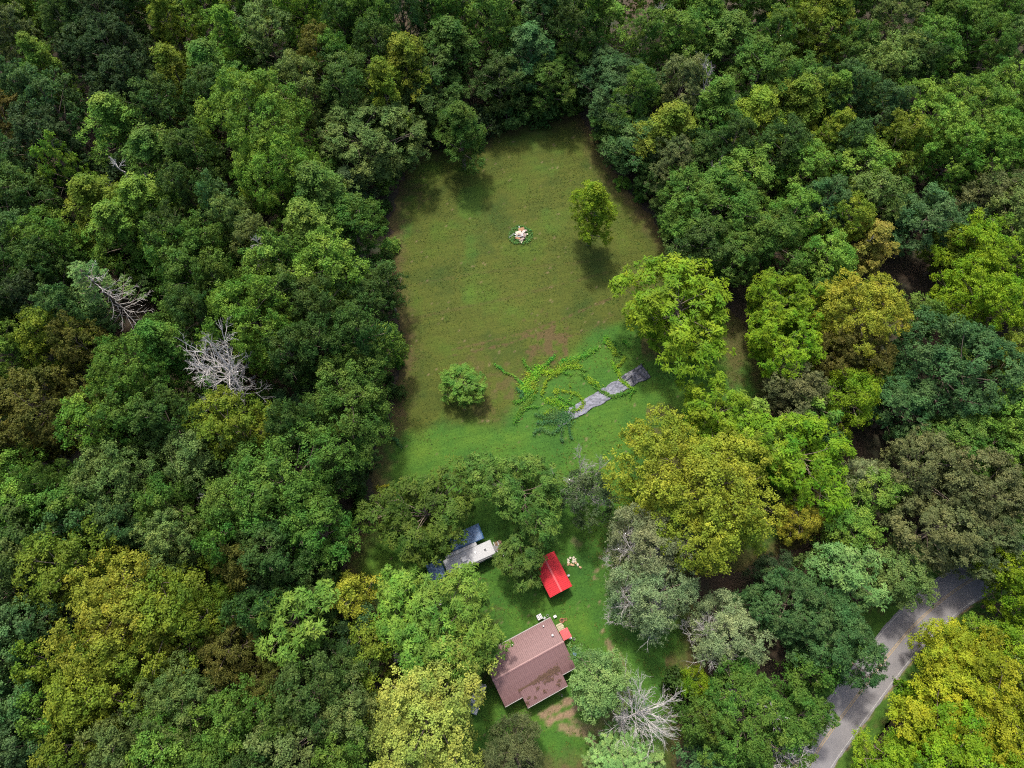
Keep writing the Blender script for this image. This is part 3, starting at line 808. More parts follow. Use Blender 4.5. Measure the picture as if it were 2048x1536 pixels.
bucket(1124, 1391, .15, .3, M['white'], 'small white bucket under the porch roof edge')
def crate(px, py, s, h, ang, mat, label):
    t = tag(empty('storage_box', px_loc(px, py, h), ang), label, 'box')
    MB().cbox(-s / 2, s / 2, -s * .4, s * .4, 0, h, .02).build('base', mat, t)
    MB().cbox(-s / 2 - .02, s / 2 + .02, -s * .4 - .02, s * .4 + .02, h + .002, h + .06, .015).build('lid', mat, t)
crate(1110, 1233, .45, .4, HA, M['white'], 'white box on the grass just beyond the top corner of the house')
crate(1089, 1236, .35, .3, HA + .4, M['offwhite'], 'small whitish box between the air conditioner and the house corner')
crate(1141, 1276, .38, .25, HA + .1, M['white'], 'small white box at the foot of the tiny red lean-to')
crate(1137, 1151, .35, .3, .3, M['offwhite'], 'small grey white box at the right side of the red shed')
bar = tag(empty('barrel', px_loc(1149, 1308, .8)), 'dark blue barrel against the right end of the house', 'barrel')
MB().cyl(0, 0, 0, .88, .29, n=18).build('drum', M['tarp_blue'], bar)
for z_ in (.28, .58, .86): MB().tyre(.305, .03, .04, 18).build('hoop', M['dark'], bar, (0, 0, z_))
bar = tag(empty('barrel', px_loc(1389, 1153, .6)), 'black burn barrel standing on brown ground below the golden tree', 'barrel')
MB().cyl(0, 0, 0, .85, .30, n=18).build('drum', M['black'], bar)
MB().tyre(.315, .03, .05, 18).build('hoop', M['rust'], bar, (0, 0, .85))
MB().cyl(0, 0, .851, .86, .26, n=18).build('ash', M['debris'], bar)

# white car under the yellow tree
def car(px, py, ang, label):
    x, y = at(px, py, .8)
    t = tag(empty('parked_car', (x, y, 0), ang), label, 'car')
    prof = [(-2.2, .35), (-2.25, .75), (-2.1, .95), (-1.4, 1.02), (-.8, 1.42), (.5, 1.45), (1.15, 1.0), (2.05, .85), (2.2, .6), (2.18, .35)]
    b = MB(); n = len(prof)
    for s in (-1, 1):
        b.v += [(p, s * (.86 if z < 1.1 else .68), z) for p, z in prof]
    b.f = [tuple(range(n)), tuple(range(2 * n - 1, n - 1, -1))] + [(i, n + i, n + (i + 1) % n, (i + 1) % n) for i in range(n)]
    b.build('body', M['white'], t)
    MB().add([(.58, -.62, 1.44), (.58, .62, 1.44), (1.10, .78, 1.06), (1.10, -.78, 1.06)], [(0, 3, 2, 1)]).build('windscreen', M['glass'], t)
    MB().add([(-.87, -.62, 1.40), (-.87, .62, 1.40), (-1.34, .78, 1.08), (-1.34, -.78, 1.08)], [(0, 1, 2, 3)]).build('rear_window', M['glass'], t)
    for wx in (-1.35, 1.35):
        for s in (-1, 1):
            w_ = MB().tyre(.33, .13, .2, 18, 'y').build('wheel', M['black'], t, (wx, s * .80, .33), smooth=True)
            MB().cyl(0, 0, -.08, .08, .20, n=12).build('rim', M['metal'], w_, rot=(math.pi / 2, 0, 0))
    for s in (-1, 1):
        MB().cbox(2.16, 2.24, s * .6 - .18, s * .6 + .18, .6, .75, .02).build('headlight', M['metal'], t)
car(953, 1396, math.radians(70), 'white car almost hidden under the yellow tree beside the house')

# stones of the fire ring, rubble heap, scraps
def rock(r, seed, flat=.6):
    q = np.random.default_rng(seed)
    v, f = [], []
    n, m = 7, 4
    for j in range(1, m):
        ph = math.pi * j / m
        for i in range(n):
            a = 2 * math.pi * i / n + j * .3
            k = r * q.uniform(.75, 1.2)
            v.append((k * math.sin(ph) * math.cos(a), k * math.sin(ph) * math.sin(a) * .8, k * math.cos(ph) * flat))
    v += [(0, 0, r * flat * .9), (0, 0, -r * flat * .8)]
    t, b = len(v) - 2, len(v) - 1
    for i in range(n):
        f.append((t, i, (i + 1) % n)); f.append((b, (m - 2) * n + (i + 1) % n, (m - 2) * n + i))
        for j in range(m - 2):
            f.append((j * n + i, (j + 1) * n + i, (j + 1) * n + (i + 1) % n, j * n + (i + 1) % n))
    return v, f
RING = [(1140.5, 1116, 0), (1147, 1115.5, 0), (1136.5, 1120.5, 0), (1147, 1120.5, 0), (1151, 1118.5, 0), (1137, 1125, 0), (1146.5, 1124, 0), (1136.5, 1129, 1), (1142.5, 1129.5, 1), (1146, 1130.5, 1), (1151.5, 1126, 1), (1155.5, 1129.5, 0), (1161, 1135, 1), (1151, 1123, 0)]
RL = ['pale stone at the top left of the fire ring', 'pale stone at the top of the fire ring', 'pale stone at the upper left side of the fire ring', 'pale stone inside the upper middle of the fire ring', 'small pale stone at the upper right of the fire ring', 'pale stone at the left side of the fire ring',
      'pale stone in the middle of the fire ring', 'tan stone at the lower left of the fire ring', 'tan stone at the bottom of the fire ring', 'tan stone at the bottom right of the fire ring', 'tan stone at the right side of the fire ring', 'whitish stone at the far lower right of the fire ring', 'tan stone lying apart on the grass right of the fire ring', 'small pale stone at the right side of the fire ring']
for i, (px, py, k) in enumerate(RING):
    v, f = rock(.27 if i not in (4, 13) else .18, 40 + i)
    x, y = at(px, py, .1)
    o = MB().add(v, f).build('stone', M['stone_tan' if k else 'stone'], None, (x, y, .13), (0, 0, i))
    tag(o, RL[i], 'stone', 'stones of the fire ring')

heap = tag(empty('rubble_heap', px_loc(1042, 470, .4)), 'heap of broken slabs and boards ringed by weeds in the meadow', 'rubble')
hx, hy = heap.location.x, heap.location.y
q = np.random.default_rng(5)
RUB = [((1043, 459), 1.3, .8, 'orange', .3), ((1049, 462), 1.0, .7, 'concrete', .8), ((1037, 467), 1.2, .8, 'stone', .4), ((1043, 471), 1.4, .6, 'concrete', -.3), ((1041, 472), 1.1, .6, 'offwhite', .1), ((1031, 469), .7, .3, 'white', -.7), ((1023, 470), 1.2, .45, 'offwhite', .75),
       ((1036, 476), 1.0, .6, 'orange', -.2), ((1043, 478), 1.1, .7, 'concrete', .5), ((1043, 482), .8, .5, 'stone', 1.1), ((1049, 471), .9, .6, 'concrete', 1.3), ((1038, 455), .7, .25, 'offwhite', 1.4), ((1053, 468), .5, .4, 'stone', .2), ((1046, 466), 1.2, .5, 'wood', 1.0), ((1034, 473), .9, .2, 'wood', .2)]
for i, ((px, py), L, W, mt, an) in enumerate(RUB):
    x, y = at(px, py, .4)
    zz = .15 + .5 * math.exp(-((px - 1042) ** 2 + (py - 468) ** 2) / 130)
    b = MB().box(-L / 2, L / 2, -W / 2, W / 2, -.06, .06)
    b.v = [(a * q.uniform(.8, 1.1), c * q.uniform(.75, 1.1), e * q.uniform(.8, 1.4)) for a, c, e in b.v]
    b.build('slab' if L > W * 1.3 and mt != 'wood' else 'board' if mt == 'wood' else 'rubble_piece', M[mt], heap, (x - hx, y - hy, zz), (q.uniform(-.3, .3), q.uniform(-.3, .3), an))

# the strip of ground fabric
SX, SY, SA2 = *at(1222, 778), math.radians(30.5)
def ground_sheet(name, p0, p1, W, mat, label, seed, amp):
    (x0, y0), (x1, y1) = p0, p1
    L = math.hypot(x1 - x0, y1 - y0); an = math.atan2(y1 - y0, x1 - x0)
    nu, nv = int(L / .16), int(W / .16)
    U, V = np.meshgrid(np.linspace(0, L, nu), np.linspace(-W / 2, W / 2, nv))
    u, v = U.ravel(), V.ravel()
    edge = (fbm(u * .8 + seed, np.sign(v) * 9) - .6) * 1.1 - (.25 * sstep(7, 0, u) if seed == 2 else 0)
    vv = v * (1 + edge * .5)
    z = .10 + amp * (fbm(u * .9 + seed * 3, v * 2.4, 3) - .3) + .5 * amp * (fbm(u * 3.1, v * 3.1 + seed, 3) - .5)
    z = np.maximum(z, .075)
    n = len(u)
    P = np.c_[x0 + u * math.cos(an) - vv * math.sin(an), y0 + u * math.sin(an) + vv * math.cos(an), z]
    idx = np.arange(n).reshape(nv, nu)
    q = np.stack([idx[:-1, :-1], idx[:-1, 1:], idx[1:, 1:], idx[1:, :-1]], -1).reshape(-1, 4)
    P2 = P.copy(); P2[:, 2] -= .02
    rim = np.concatenate([idx[0], idx[1:, -1], idx[-1, -2::-1], idx[-2:0:-1, 0]])
    side = np.stack([rim, np.roll(rim, -1), np.roll(rim, -1) + n, rim + n], 1)
    return tag(link_mesh(name, np_mesh(name, np.r_[P, P2], np.r_[q, q[:, ::-1] + n, side[:, ::-1]], mat, smooth=True)), label, 'ground cloth')
ground_sheet('ground_cloth', at(1112, 845), at(1250, 766), 2.6, M['fabric'], 'long wrinkled grey ground cloth strip lying on the lawn', 2, .35)
ground_sheet('ground_cloth', at(1248, 766), at(1292, 741), 3.2, M['fabric_dark'], 'crumpled black ground cloth at the shaded end of the grey strip', 6, .55)

x, y = at(1898, 373, 1.0)
draped('white_sheet', rect(x, y, 1.5, 1.3, .5), 1.0, M['tarp_white'], 'small bright white sheet in a forest gap at the right', 'sheet', .2, 8, .03, 4, skirt=.9)
x, y = at(716, 974, .3)
dp = tag(empty('wood_debris', (x, y, 0)), 'small heap of pale broken wood at the left lawn edge', 'debris')
for i in range(9):
    L = q.uniform(.5, 1.3)
    MB().box(-L / 2, L / 2, -.09, .09, -.03, .03).build('wood_piece', M['offwhite' if i % 3 == 0 else 'concrete'], dp, (q.uniform(-1.3, 1.3), q.uniform(-1, 1), .12 + .03 * i), (q.uniform(-.2, .2), q.uniform(-.2, .2), q.uniform(0, 3.1)))

# ------------------------------------------------------------------ vegetation
def unit(v): return v / (np.linalg.norm(v, axis=-1, keepdims=True) + 1e-9)

def leaf_quads(pos, nrm, ln, wd, q, tang=None, fold=.18):
    """A bent diamond per leaf spray."""
    n = len(pos)
    if tang is None: tang = q.normal(size=(n, 3))
    tang = unit(tang - nrm * (tang * nrm).sum(1, keepdims=True))
    bit = np.cross(nrm, tang)
    ln, wd = np.broadcast_to(ln, n)[:, None], np.broadcast_to(wd, n)[:, None]
    f = nrm * (wd * fold)
    v = np.stack([pos - tang * ln * .5, pos + bit * wd * .5 + f, pos + tang * ln * .5, pos - bit * wd * .5 + f], 1)
    return v.reshape(-1, 3), np.arange(4 * n).reshape(n, 4)

def tubes(paths, sides=5):
    """paths: list of (points (k,3), radii (k,)) -> verts, quads"""
    V, Q, n = [], [], 0
    ang = np.arange(sides) * 2 * math.pi / sides
    for pts, rad in paths:
        pts = np.asarray(pts, float); k = len(pts)
        t = unit(np.gradient(pts, axis=0))
        ref = np.where(np.abs(t[:, 2:3]) > .9, np.array([[1., 0, 0]]), np.array([[0, 0, 1.]]))
        a = unit(np.cross(t, ref)); b = np.cross(t, a)
        ring = pts[:, None] + (a[:, None] * np.cos(ang)[None, :, None] + b[:, None] * np.sin(ang)[None, :, None]) * np.asarray(rad)[:, None, None]
        V.append(ring.reshape(-1, 3))
        i = np.arange(k - 1)[:, None] * sides; j = np.arange(sides)[None]
        jn = (j + 1) % sides
        Q.append((np.stack([i + j, i + jn, i + sides + jn, i + sides + j], -1).reshape(-1, 4)) + n)
        n += k * sides
    return np.concatenate(V), np.concatenate(Q)

def limb(a, b, r0, r1, q, k=5, sag=.12):
    t = np.linspace(0, 1, k)[:, None]
    L = np.linalg.norm(b - a)
    mid = q.normal(0, sag * L * .5, 3); mid[2] += sag * L * .6
    return a * (1 - t) + b * t + mid * (t * (1 - t) * 2), r0 * (1 - t[:, 0]) + r1 * t[:, 0]

PROF = {
    'round': lambda t: np.sqrt(np.clip(1 - (2 * t - 1) ** 2, 0, 1)) ** .75,
    'ovate': lambda t: np.sin(np.pi * np.clip(t, 0, 1) ** .62) ** .75,
    'spire': lambda t: np.clip(1 - t, 0, 1) ** .62 * np.clip(t * 7, 0, 1) ** .5,
    'spread': lambda t: np.clip(1 - np.abs(t - .62) * 1.55, 0, 1) ** .45,
}

def make_tree(seed, R, H, z0, prof='round', n_lobe=46, lobe=.30, n_sub=15, sub=.42, n_leaf=15, ll=.36, lw=.24, jag=.22, star=False, up=.5, fill=.75, droop=0., needle=False, rnd=.6, limbs=16):
    """Crown and trunk meshes for one tree; R crown radius, H height, z0 crown base, all in metres."""
    q = np.random.default_rng(seed)
    ph = q.uniform(0, 6.28, 4); am = q.uniform(.3, 1, 4) * jag
    env = lambda th: 1 + am[0] * np.sin(th * 2 + ph[0]) + am[1] * np.sin(3 * th + ph[1]) + am[2] * .8 * np.sin(5 * th + ph[2])
    P = PROF[prof]
    # lobes: along the outside of the envelope, a few in the heart
    t = (np.arange(n_lobe) + q.uniform(.1, .9, n_lobe)) / n_lobe
    t = t ** .85 * .97 + .02
    th = np.arange(n_lobe) * 2.39996 + q.normal(0, .35, n_lobe)
    rr = P(t) * R * env(th) * np.where(q.random(n_lobe) < fill, q.uniform(.66, .92, n_lobe), q.uniform(.15, .6, n_lobe))
    zz = z0 + t * (H - z0 - R * lobe * .5) + q.normal(0, .3, n_lobe)
    C = np.stack([rr * np.cos(th), rr * np.sin(th), zz], 1)
    lr = R * lobe * q.uniform(.7, 1.3, n_lobe) * (0.72 + .45 * P(t))
    cen = np.array([0, 0, z0 + (H - z0) * .42])
    out = unit((C - cen) * np.array([1, 1, .8]))
    # twig clumps on each lobe
    m = n_lobe * n_sub
    d = unit(q.normal(size=(n_lobe, n_sub, 3)) + out[:, None] * .75 + np.array([0, 0, up]))
    S = C[:, None] + d * (lr[:, None, None] * q.uniform(.55, 1.18, (n_lobe, n_sub, 1))) * np.array([1, 1, .78])
    S[..., 2] -= droop * np.linalg.norm(S[..., :2], axis=-1) * .25
    S = S.reshape(m, 3); d = d.reshape(m, 3)
    lob_t = np.repeat(q.random(n_lobe), n_sub); sub_t = q.random(m)
    k = n_leaf
    if star:     # long leaflets radiating from each twig tip
        base = np.repeat(S, k, 0); dd = np.repeat(d, k, 0)
        rad = unit(q.normal(size=(m * k, 3)) * np.array([1, 1, .55]) + dd * .55)
        ln = ll * q.uniform(.7, 1.25, m * k)
        pos = base + rad * (ln * .55 + q.uniform(0, sub, m * k) * .5)[:, None]
        nrm = unit(dd * .5 + np.array([0, 0, .75]) + q.normal(0, .3, (m * k, 3)))
        v, f = leaf_quads(pos, nrm, ln, lw * q.uniform(.8, 1.2, m * k), q, tang=rad)
    else:
        base = np.repeat(S, k, 0); dd = np.repeat(d, k, 0)
        off = q.normal(size=(m * k, 3)) * sub * .52
        pos = base + off * np.array([1, 1, .6])
        nrm = unit(dd * .55 + unit(off) * .45 + np.array([0, 0, up * .8]) + q.normal(0, rnd, (m * k, 3)))
        ln = ll * q.uniform(.65, 1.35, m * k)
        v, f = leaf_quads(pos, nrm, ln, lw * q.uniform(.7, 1.3, m * k), q, tang=(unit(off) * 1.0 + dd * .4 + q.normal(0, .25, (m * k, 3))) if needle else None)
    tint = .40 * np.repeat(lob_t, k) + .38 * np.repeat(sub_t, k) + .22 * q.random(m * k)
    crown = np_mesh('crown', v, f, M['leaf'], {'tint': np.repeat(tint, 4)})
    # trunk and limbs
    top = z0 + (H - z0) * .86
    zz = np.linspace(-.15, top, 9)
    r0 = .016 * H + .10
    tr = np.stack([q.normal(0, .16, 9).cumsum() * .6, q.normal(0, .16, 9).cumsum() * .6, zz], 1); tr[:2, :2] = 0
    rad = np.interp(zz, [0, top], [r0, r0 * .16]); rad[0] *= 1.35
    paths = [(tr, rad)]
    order = q.permutation(n_lobe)[:limbs]
    for i in order:
        zb = max(z0 * .8, C[i, 2] - q.uniform(.5, 1.1) * np.hypot(C[i, 0], C[i, 1]) - .5)
        a = np.array([np.interp(zb, zz, tr[:, 0]), np.interp(zb, zz, tr[:, 1]), min(zb, top)])
        rb = np.interp(zb, [0, top], [r0, r0 * .16]) * .55
        paths.append(limb(a, C[i], rb, .03, q))
        for _ in range(2):
            e = C[i] + unit(q.normal(size=3) + out[i]) * lr[i] * .9
            mid = paths[-1][0][3] if _ == 0 else C[i]
            paths.append(limb(mid, e, .035, .012, q, 3))
    tv, tq = tubes(paths)
    trunk = np_mesh('trunk', tv, tq, M['bark'], smooth=True)
    return dict(crown=crown, trunk=trunk, R=R, H=H)

def make_pine(seed, R, H, z0, n_whorl=16, col_leaf=True, bare=None):
    """Whorled branches carrying sprays of needles; bare=(a0, a1) leaves that sector of branches without needles."""
    q = np.random.default_rng(seed)
    paths, dead, pos, tg, nr, tn = [], [], [], [], [], []
    zz = np.linspace(-.15, H, 9); r0 = .016 * H + .1
    paths.append((np.stack([np.zeros(9), np.zeros(9), zz], 1), np.linspace(r0, .03, 9)))
    for w in range(n_whorl):
        t = w / (n_whorl - 1); z = z0 + (H - z0) * t
        L0 = R * (1 - t) ** .7 * .95 + .5
        for b in range(5 if t < .85 else 4):
            a = b * 1.2566 + w * .7 + q.normal(0, .2); L = L0 * q.uniform(.7, 1.15)
            u = np.array([math.cos(a), math.sin(a), 0])
            s = np.linspace(0, 1, 6)[:, None]
            p = np.array([0, 0, z]) + u * L * s + np.array([0, 0, 1.]) * (L * (.10 + .30 * t) * s + L * .12 * s ** 2 - L * .10 * np.sin(s * 3.14))
            p += q.normal(0, .05, (6, 3))
            is_bare = bare and ((a - bare[0]) % 6.283 < bare[1] - bare[0]) and t < .85
            (dead if is_bare else paths).append((p, np.linspace(.03 + .05 * (1 - t), .012, 6)))
            lt = q.random()
            nb = int(7 + L * 3)
            for k in range(nb):
                f = q.uniform(.22, 1.0)
                side = q.choice([-1, 1]); sl = (1.05 - f) * L * .42 * q.uniform(.5, 1.1) + .22
                c0 = np.array([np.interp(f, s[:, 0], p[:, i]) for i in range(3)])
                sd = unit(u * .75 + side * np.array([-u[1], u[0], 0]) * .8 + np.array([0, 0, .12]))
                e = c0 + sd * sl
                if is_bare:
                    if k % 2 == 0: dead.append((np.stack([c0, (c0 + e) / 2 + q.normal(0, .05, 3), e]), np.array([.018, .013, .008])))
                    continue
                nn = int(5 + sl * 16)
                ff = q.uniform(.15, 1.05, nn)[:, None]
                cc = c0 * (1 - ff) + e * ff
                for rep in range(2):
                    dirs = unit(sd + q.normal(0, .65, (nn, 3)) + np.array([0, 0, .25]))
                    pos.append(cc + dirs * .14); tg.append(dirs)
                    nr.append(unit(np.array([0, 0, 1.]) + q.normal(0, .45, (nn, 3)))); tn.append(np.full(nn, .5 * lt) + q.random(nn) * .5)
    pos, tg, nr, tn = map(np.concatenate, (pos, tg, nr, tn))
    v, f = leaf_quads(pos, nr, .36, .11, q, tang=tg)
    crown = np_mesh('crown', v, f, M['leaf'], {'tint': np.repeat(tn, 4)})
    tv, tq = tubes(paths)
    out = dict(crown=crown, trunk=np_mesh('trunk', tv, tq, M['bark'], smooth=True), R=R, H=H)
    if dead:
        dv, dq = tubes(dead, 4)
        out['dead_branches'] = np_mesh('dead_branches', dv, dq, M['dead'], smooth=True)
    return out

def make_dead(seed, R, H, levels=4, spread=.75, first=.35, n1=11, mat='dead', fine=1.0, thick=1.0):
    """A bare tree: limbs forking into twigs."""
    q = np.random.default_rng(seed)
    paths = []
    def grow(p, d, L, r, lev):
        k = 5 if lev > 1 else 3
        pts = [p]; dd = d
        for i in range(k - 1):
            dd = unit(dd + q.normal(0, .13, 3) + np.array([0, 0, .05]))
            pts.append(pts[-1] + dd * L / (k - 1))
        pts = np.array(pts)
        paths.append((pts, np.linspace(r, r * .45, k)))
        if lev == 0: return
        nb = {4: n1, 3: 6, 2: 6, 1: 4}[lev] if lev < 4 else n1
        nb = max(2, int(nb * fine)) if lev < 3 else nb
        for b in range(nb):
            f = q.uniform(.35, 1.0) if lev < 4 else q.uniform(first, 1.0)
            i = min(int(f * (k - 1)), k - 2); w = f * (k - 1) - i
            c = pts[i] * (1 - w) + pts[i + 1] * w
            nd = unit(dd + q.normal(0, spread, 3) * (1.25 if lev == 4 else .85) + np.array([0, 0, .1]))
            if lev == 4:
                a = b * 2.4 + q.normal(0, .3)
                nd = unit(np.array([math.cos(a), math.sin(a), q.uniform(.35, 1.3)]))
            grow(c, nd, L * (.62 if lev < 4 else 1) * q.uniform(.55, .95) if lev < 4 else R * q.uniform(.55, 1.0), r * (.5 if lev < 4 else .42), lev - 1)
    grow(np.array([0, 0, -.15]), np.array([0., 0, 1]), H * .72, (.013 * H + .06) * thick, levels)
    v, f = tubes(paths, 4)
    return dict(branches=np_mesh('branches', v, f, M[mat], smooth=True), R=R, H=H)

PROTO = {}
def proto(key, *args): PROTO.setdefault(key, []).append(args[0])
# broad rounded crowns: distinct leaf sprays with gaps between them
for s in range(3): proto('bS', make_tree(100 + s, 3.0, 12, 3.0, 'round', 26, .36, 11, .40, 23, .27, .20))
for s in range(4): proto('bM', make_tree(110 + s, 5.0, 20, 5.0, 'round', 56, .30, 13, .44, 28, .28, .205, jag=.28))
for s in range(4): proto('bL', make_tree(120 + s, 8.0, 22, 5.5, 'round', 105, .235, 15, .48, 31, .285, .21, jag=.30, limbs=26))
for s in range(1): proto('bX', make_tree(128 + s, 10.5, 22, 5.5, 'round', 165, .19, 16, .50, 31, .29, .215, jag=.30, limbs=34))
# tall upright crowns with loose sprays
for s in range(2): proto('tS', make_tree(130 + s, 2.8, 17, 1.2, 'ovate', 54, .36, 12, .40, 22, .28, .21, jag=.28))
for s in range(4): proto('tM', make_tree(140 + s, 4.5, 25, 5, 'ovate', 66, .33, 13, .46, 28, .29, .215, jag=.36, up=.6))
for s in range(2): proto('tL', make_tree(150 + s, 7.0, 26, 5, 'ovate', 110, .25, 15, .50, 30, .29, .215, jag=.36, up=.6, limbs=24))
# dense dark crowns, small cauliflower clumps
for s in range(3): proto('oM', make_tree(160 + s, 5.0, 20, 5, 'round', 64, .24, 17, .34, 24, .26, .20, jag=.22, fill=.85))
for s in range(2): proto('oL', make_tree(170 + s, 8.0, 22, 5, 'round', 130, .18, 18, .38, 26, .27, .21, jag=.22, fill=.85, limbs=26))
# tufted crowns of long compound leaves
for s in range(2): proto('wS', make_tree(180 + s, 3.2, 12, 4, 'spread', 24, .33, 9, .40, 15, .60, .19, star=True, jag=.35))
for s in range(3): proto('wM', make_tree(190 + s, 5.0, 15, 4.5, 'spread', 46, .28, 10, .44, 17, .62, .19, star=True, jag=.30, limbs=20))
for s in range(3): proto('wL', make_tree(200 + s, 8.0, 17, 5, 'spread', 88, .21, 11, .50, 19, .64, .20, star=True, jag=.30, limbs=30))
# fine, feathery crowns
for s in range(2): proto('fS', make_tree(210 + s, 2.6, 10, 2, 'round', 30, .30, 18, .36, 16, .34, .10, needle=True, rnd=.8, jag=.2, droop=.1))
for s in range(2): proto('fM', make_tree(220 + s, 5.0, 15, 2.5, 'round', 84, .23, 18, .38, 20, .36, .10, needle=True, rnd=.8, jag=.24, droop=.15, limbs=40))
# shrubs
for s in range(3): proto('sS', make_tree(230 + s, 1.6, 3.0, .2, 'round', 14, .42, 12, .34, 15, .26, .19, limbs=6))
for s in range(2): proto('pM', make_pine(240 + s, 4.0, 17, 4))
PROTO['pB'] = [make_pine(246, 5.0, 24, 9, 13, bare=(4.9, 7.2)), ]
PROTO['pB'][0]['bare'] = True
for s in range(2): proto('dS', make_dead(250 + s, 2.6, 11, n1=9, fine=.8))
for s in range(2): proto('dL', make_dead(260 + s, 4.8, 22, n1=22, fine=.9, first=.5, thick=.7))
proto('dW', make_dead(270, 4.6, 12, n1=40, spread=.45, fine=.75, first=.25, thick=.6))
proto('gM', make_dead(280, 4.4, 13, n1=16, mat='twig', fine=1.0, spread=.7, thick=.7))

C = {   # leaf colours and their words; dark greens also stand in for upper-left cloud shade
    'dg': ((.038, .080, .017), 'dark green'), 'g': ((.057, .120, .019), 'mid green'), 'lg': ((.098, .190, .026), 'bright green'),
    'lm': ((.112, .195, .010), 'lime green'), 'ly': ((.165, .205, .012), 'lime yellow'), 'yg': ((.100, .150, .015), 'yellow-green'), 'y': ((.225, .258, .048), 'yellow'),
    'gd': ((.198, .226, .024), 'golden'), 'ol': ((.078, .088, .018), 'olive brown'), 'og': ((.090, .114, .042), 'olive grey'), 'gg': ((.090, .140, .036), 'grey-green'),
    'bg': ((.048, .104, .032), 'blue-green'), 'db': ((.031, .057, .020), 'blackish green'), 'sv': ((.150, .205, .090), 'silvery green'), 'pl': ((.118, .215, .062), 'pale green'), 'oy': ((.19, .18, .035), 'orange-tinged'), 'wo': ((.056, .094, .013), 'dark olive'),
}
NAME = {'b': ('broadleaf_tree', 'rounded tree'), 't': ('tall_broadleaf_tree', 'upright tree'), 'o': ('dense_broadleaf_tree', 'dense tree'), 'w': ('tufted_tree', 'tufted tree'),
        'f': ('feathery_tree', 'feathery tree'), 's': ('shrub', 'shrub'), 'p': ('pine_tree', 'pine tree'), 'd': ('dead_tree', 'bare dead tree')}

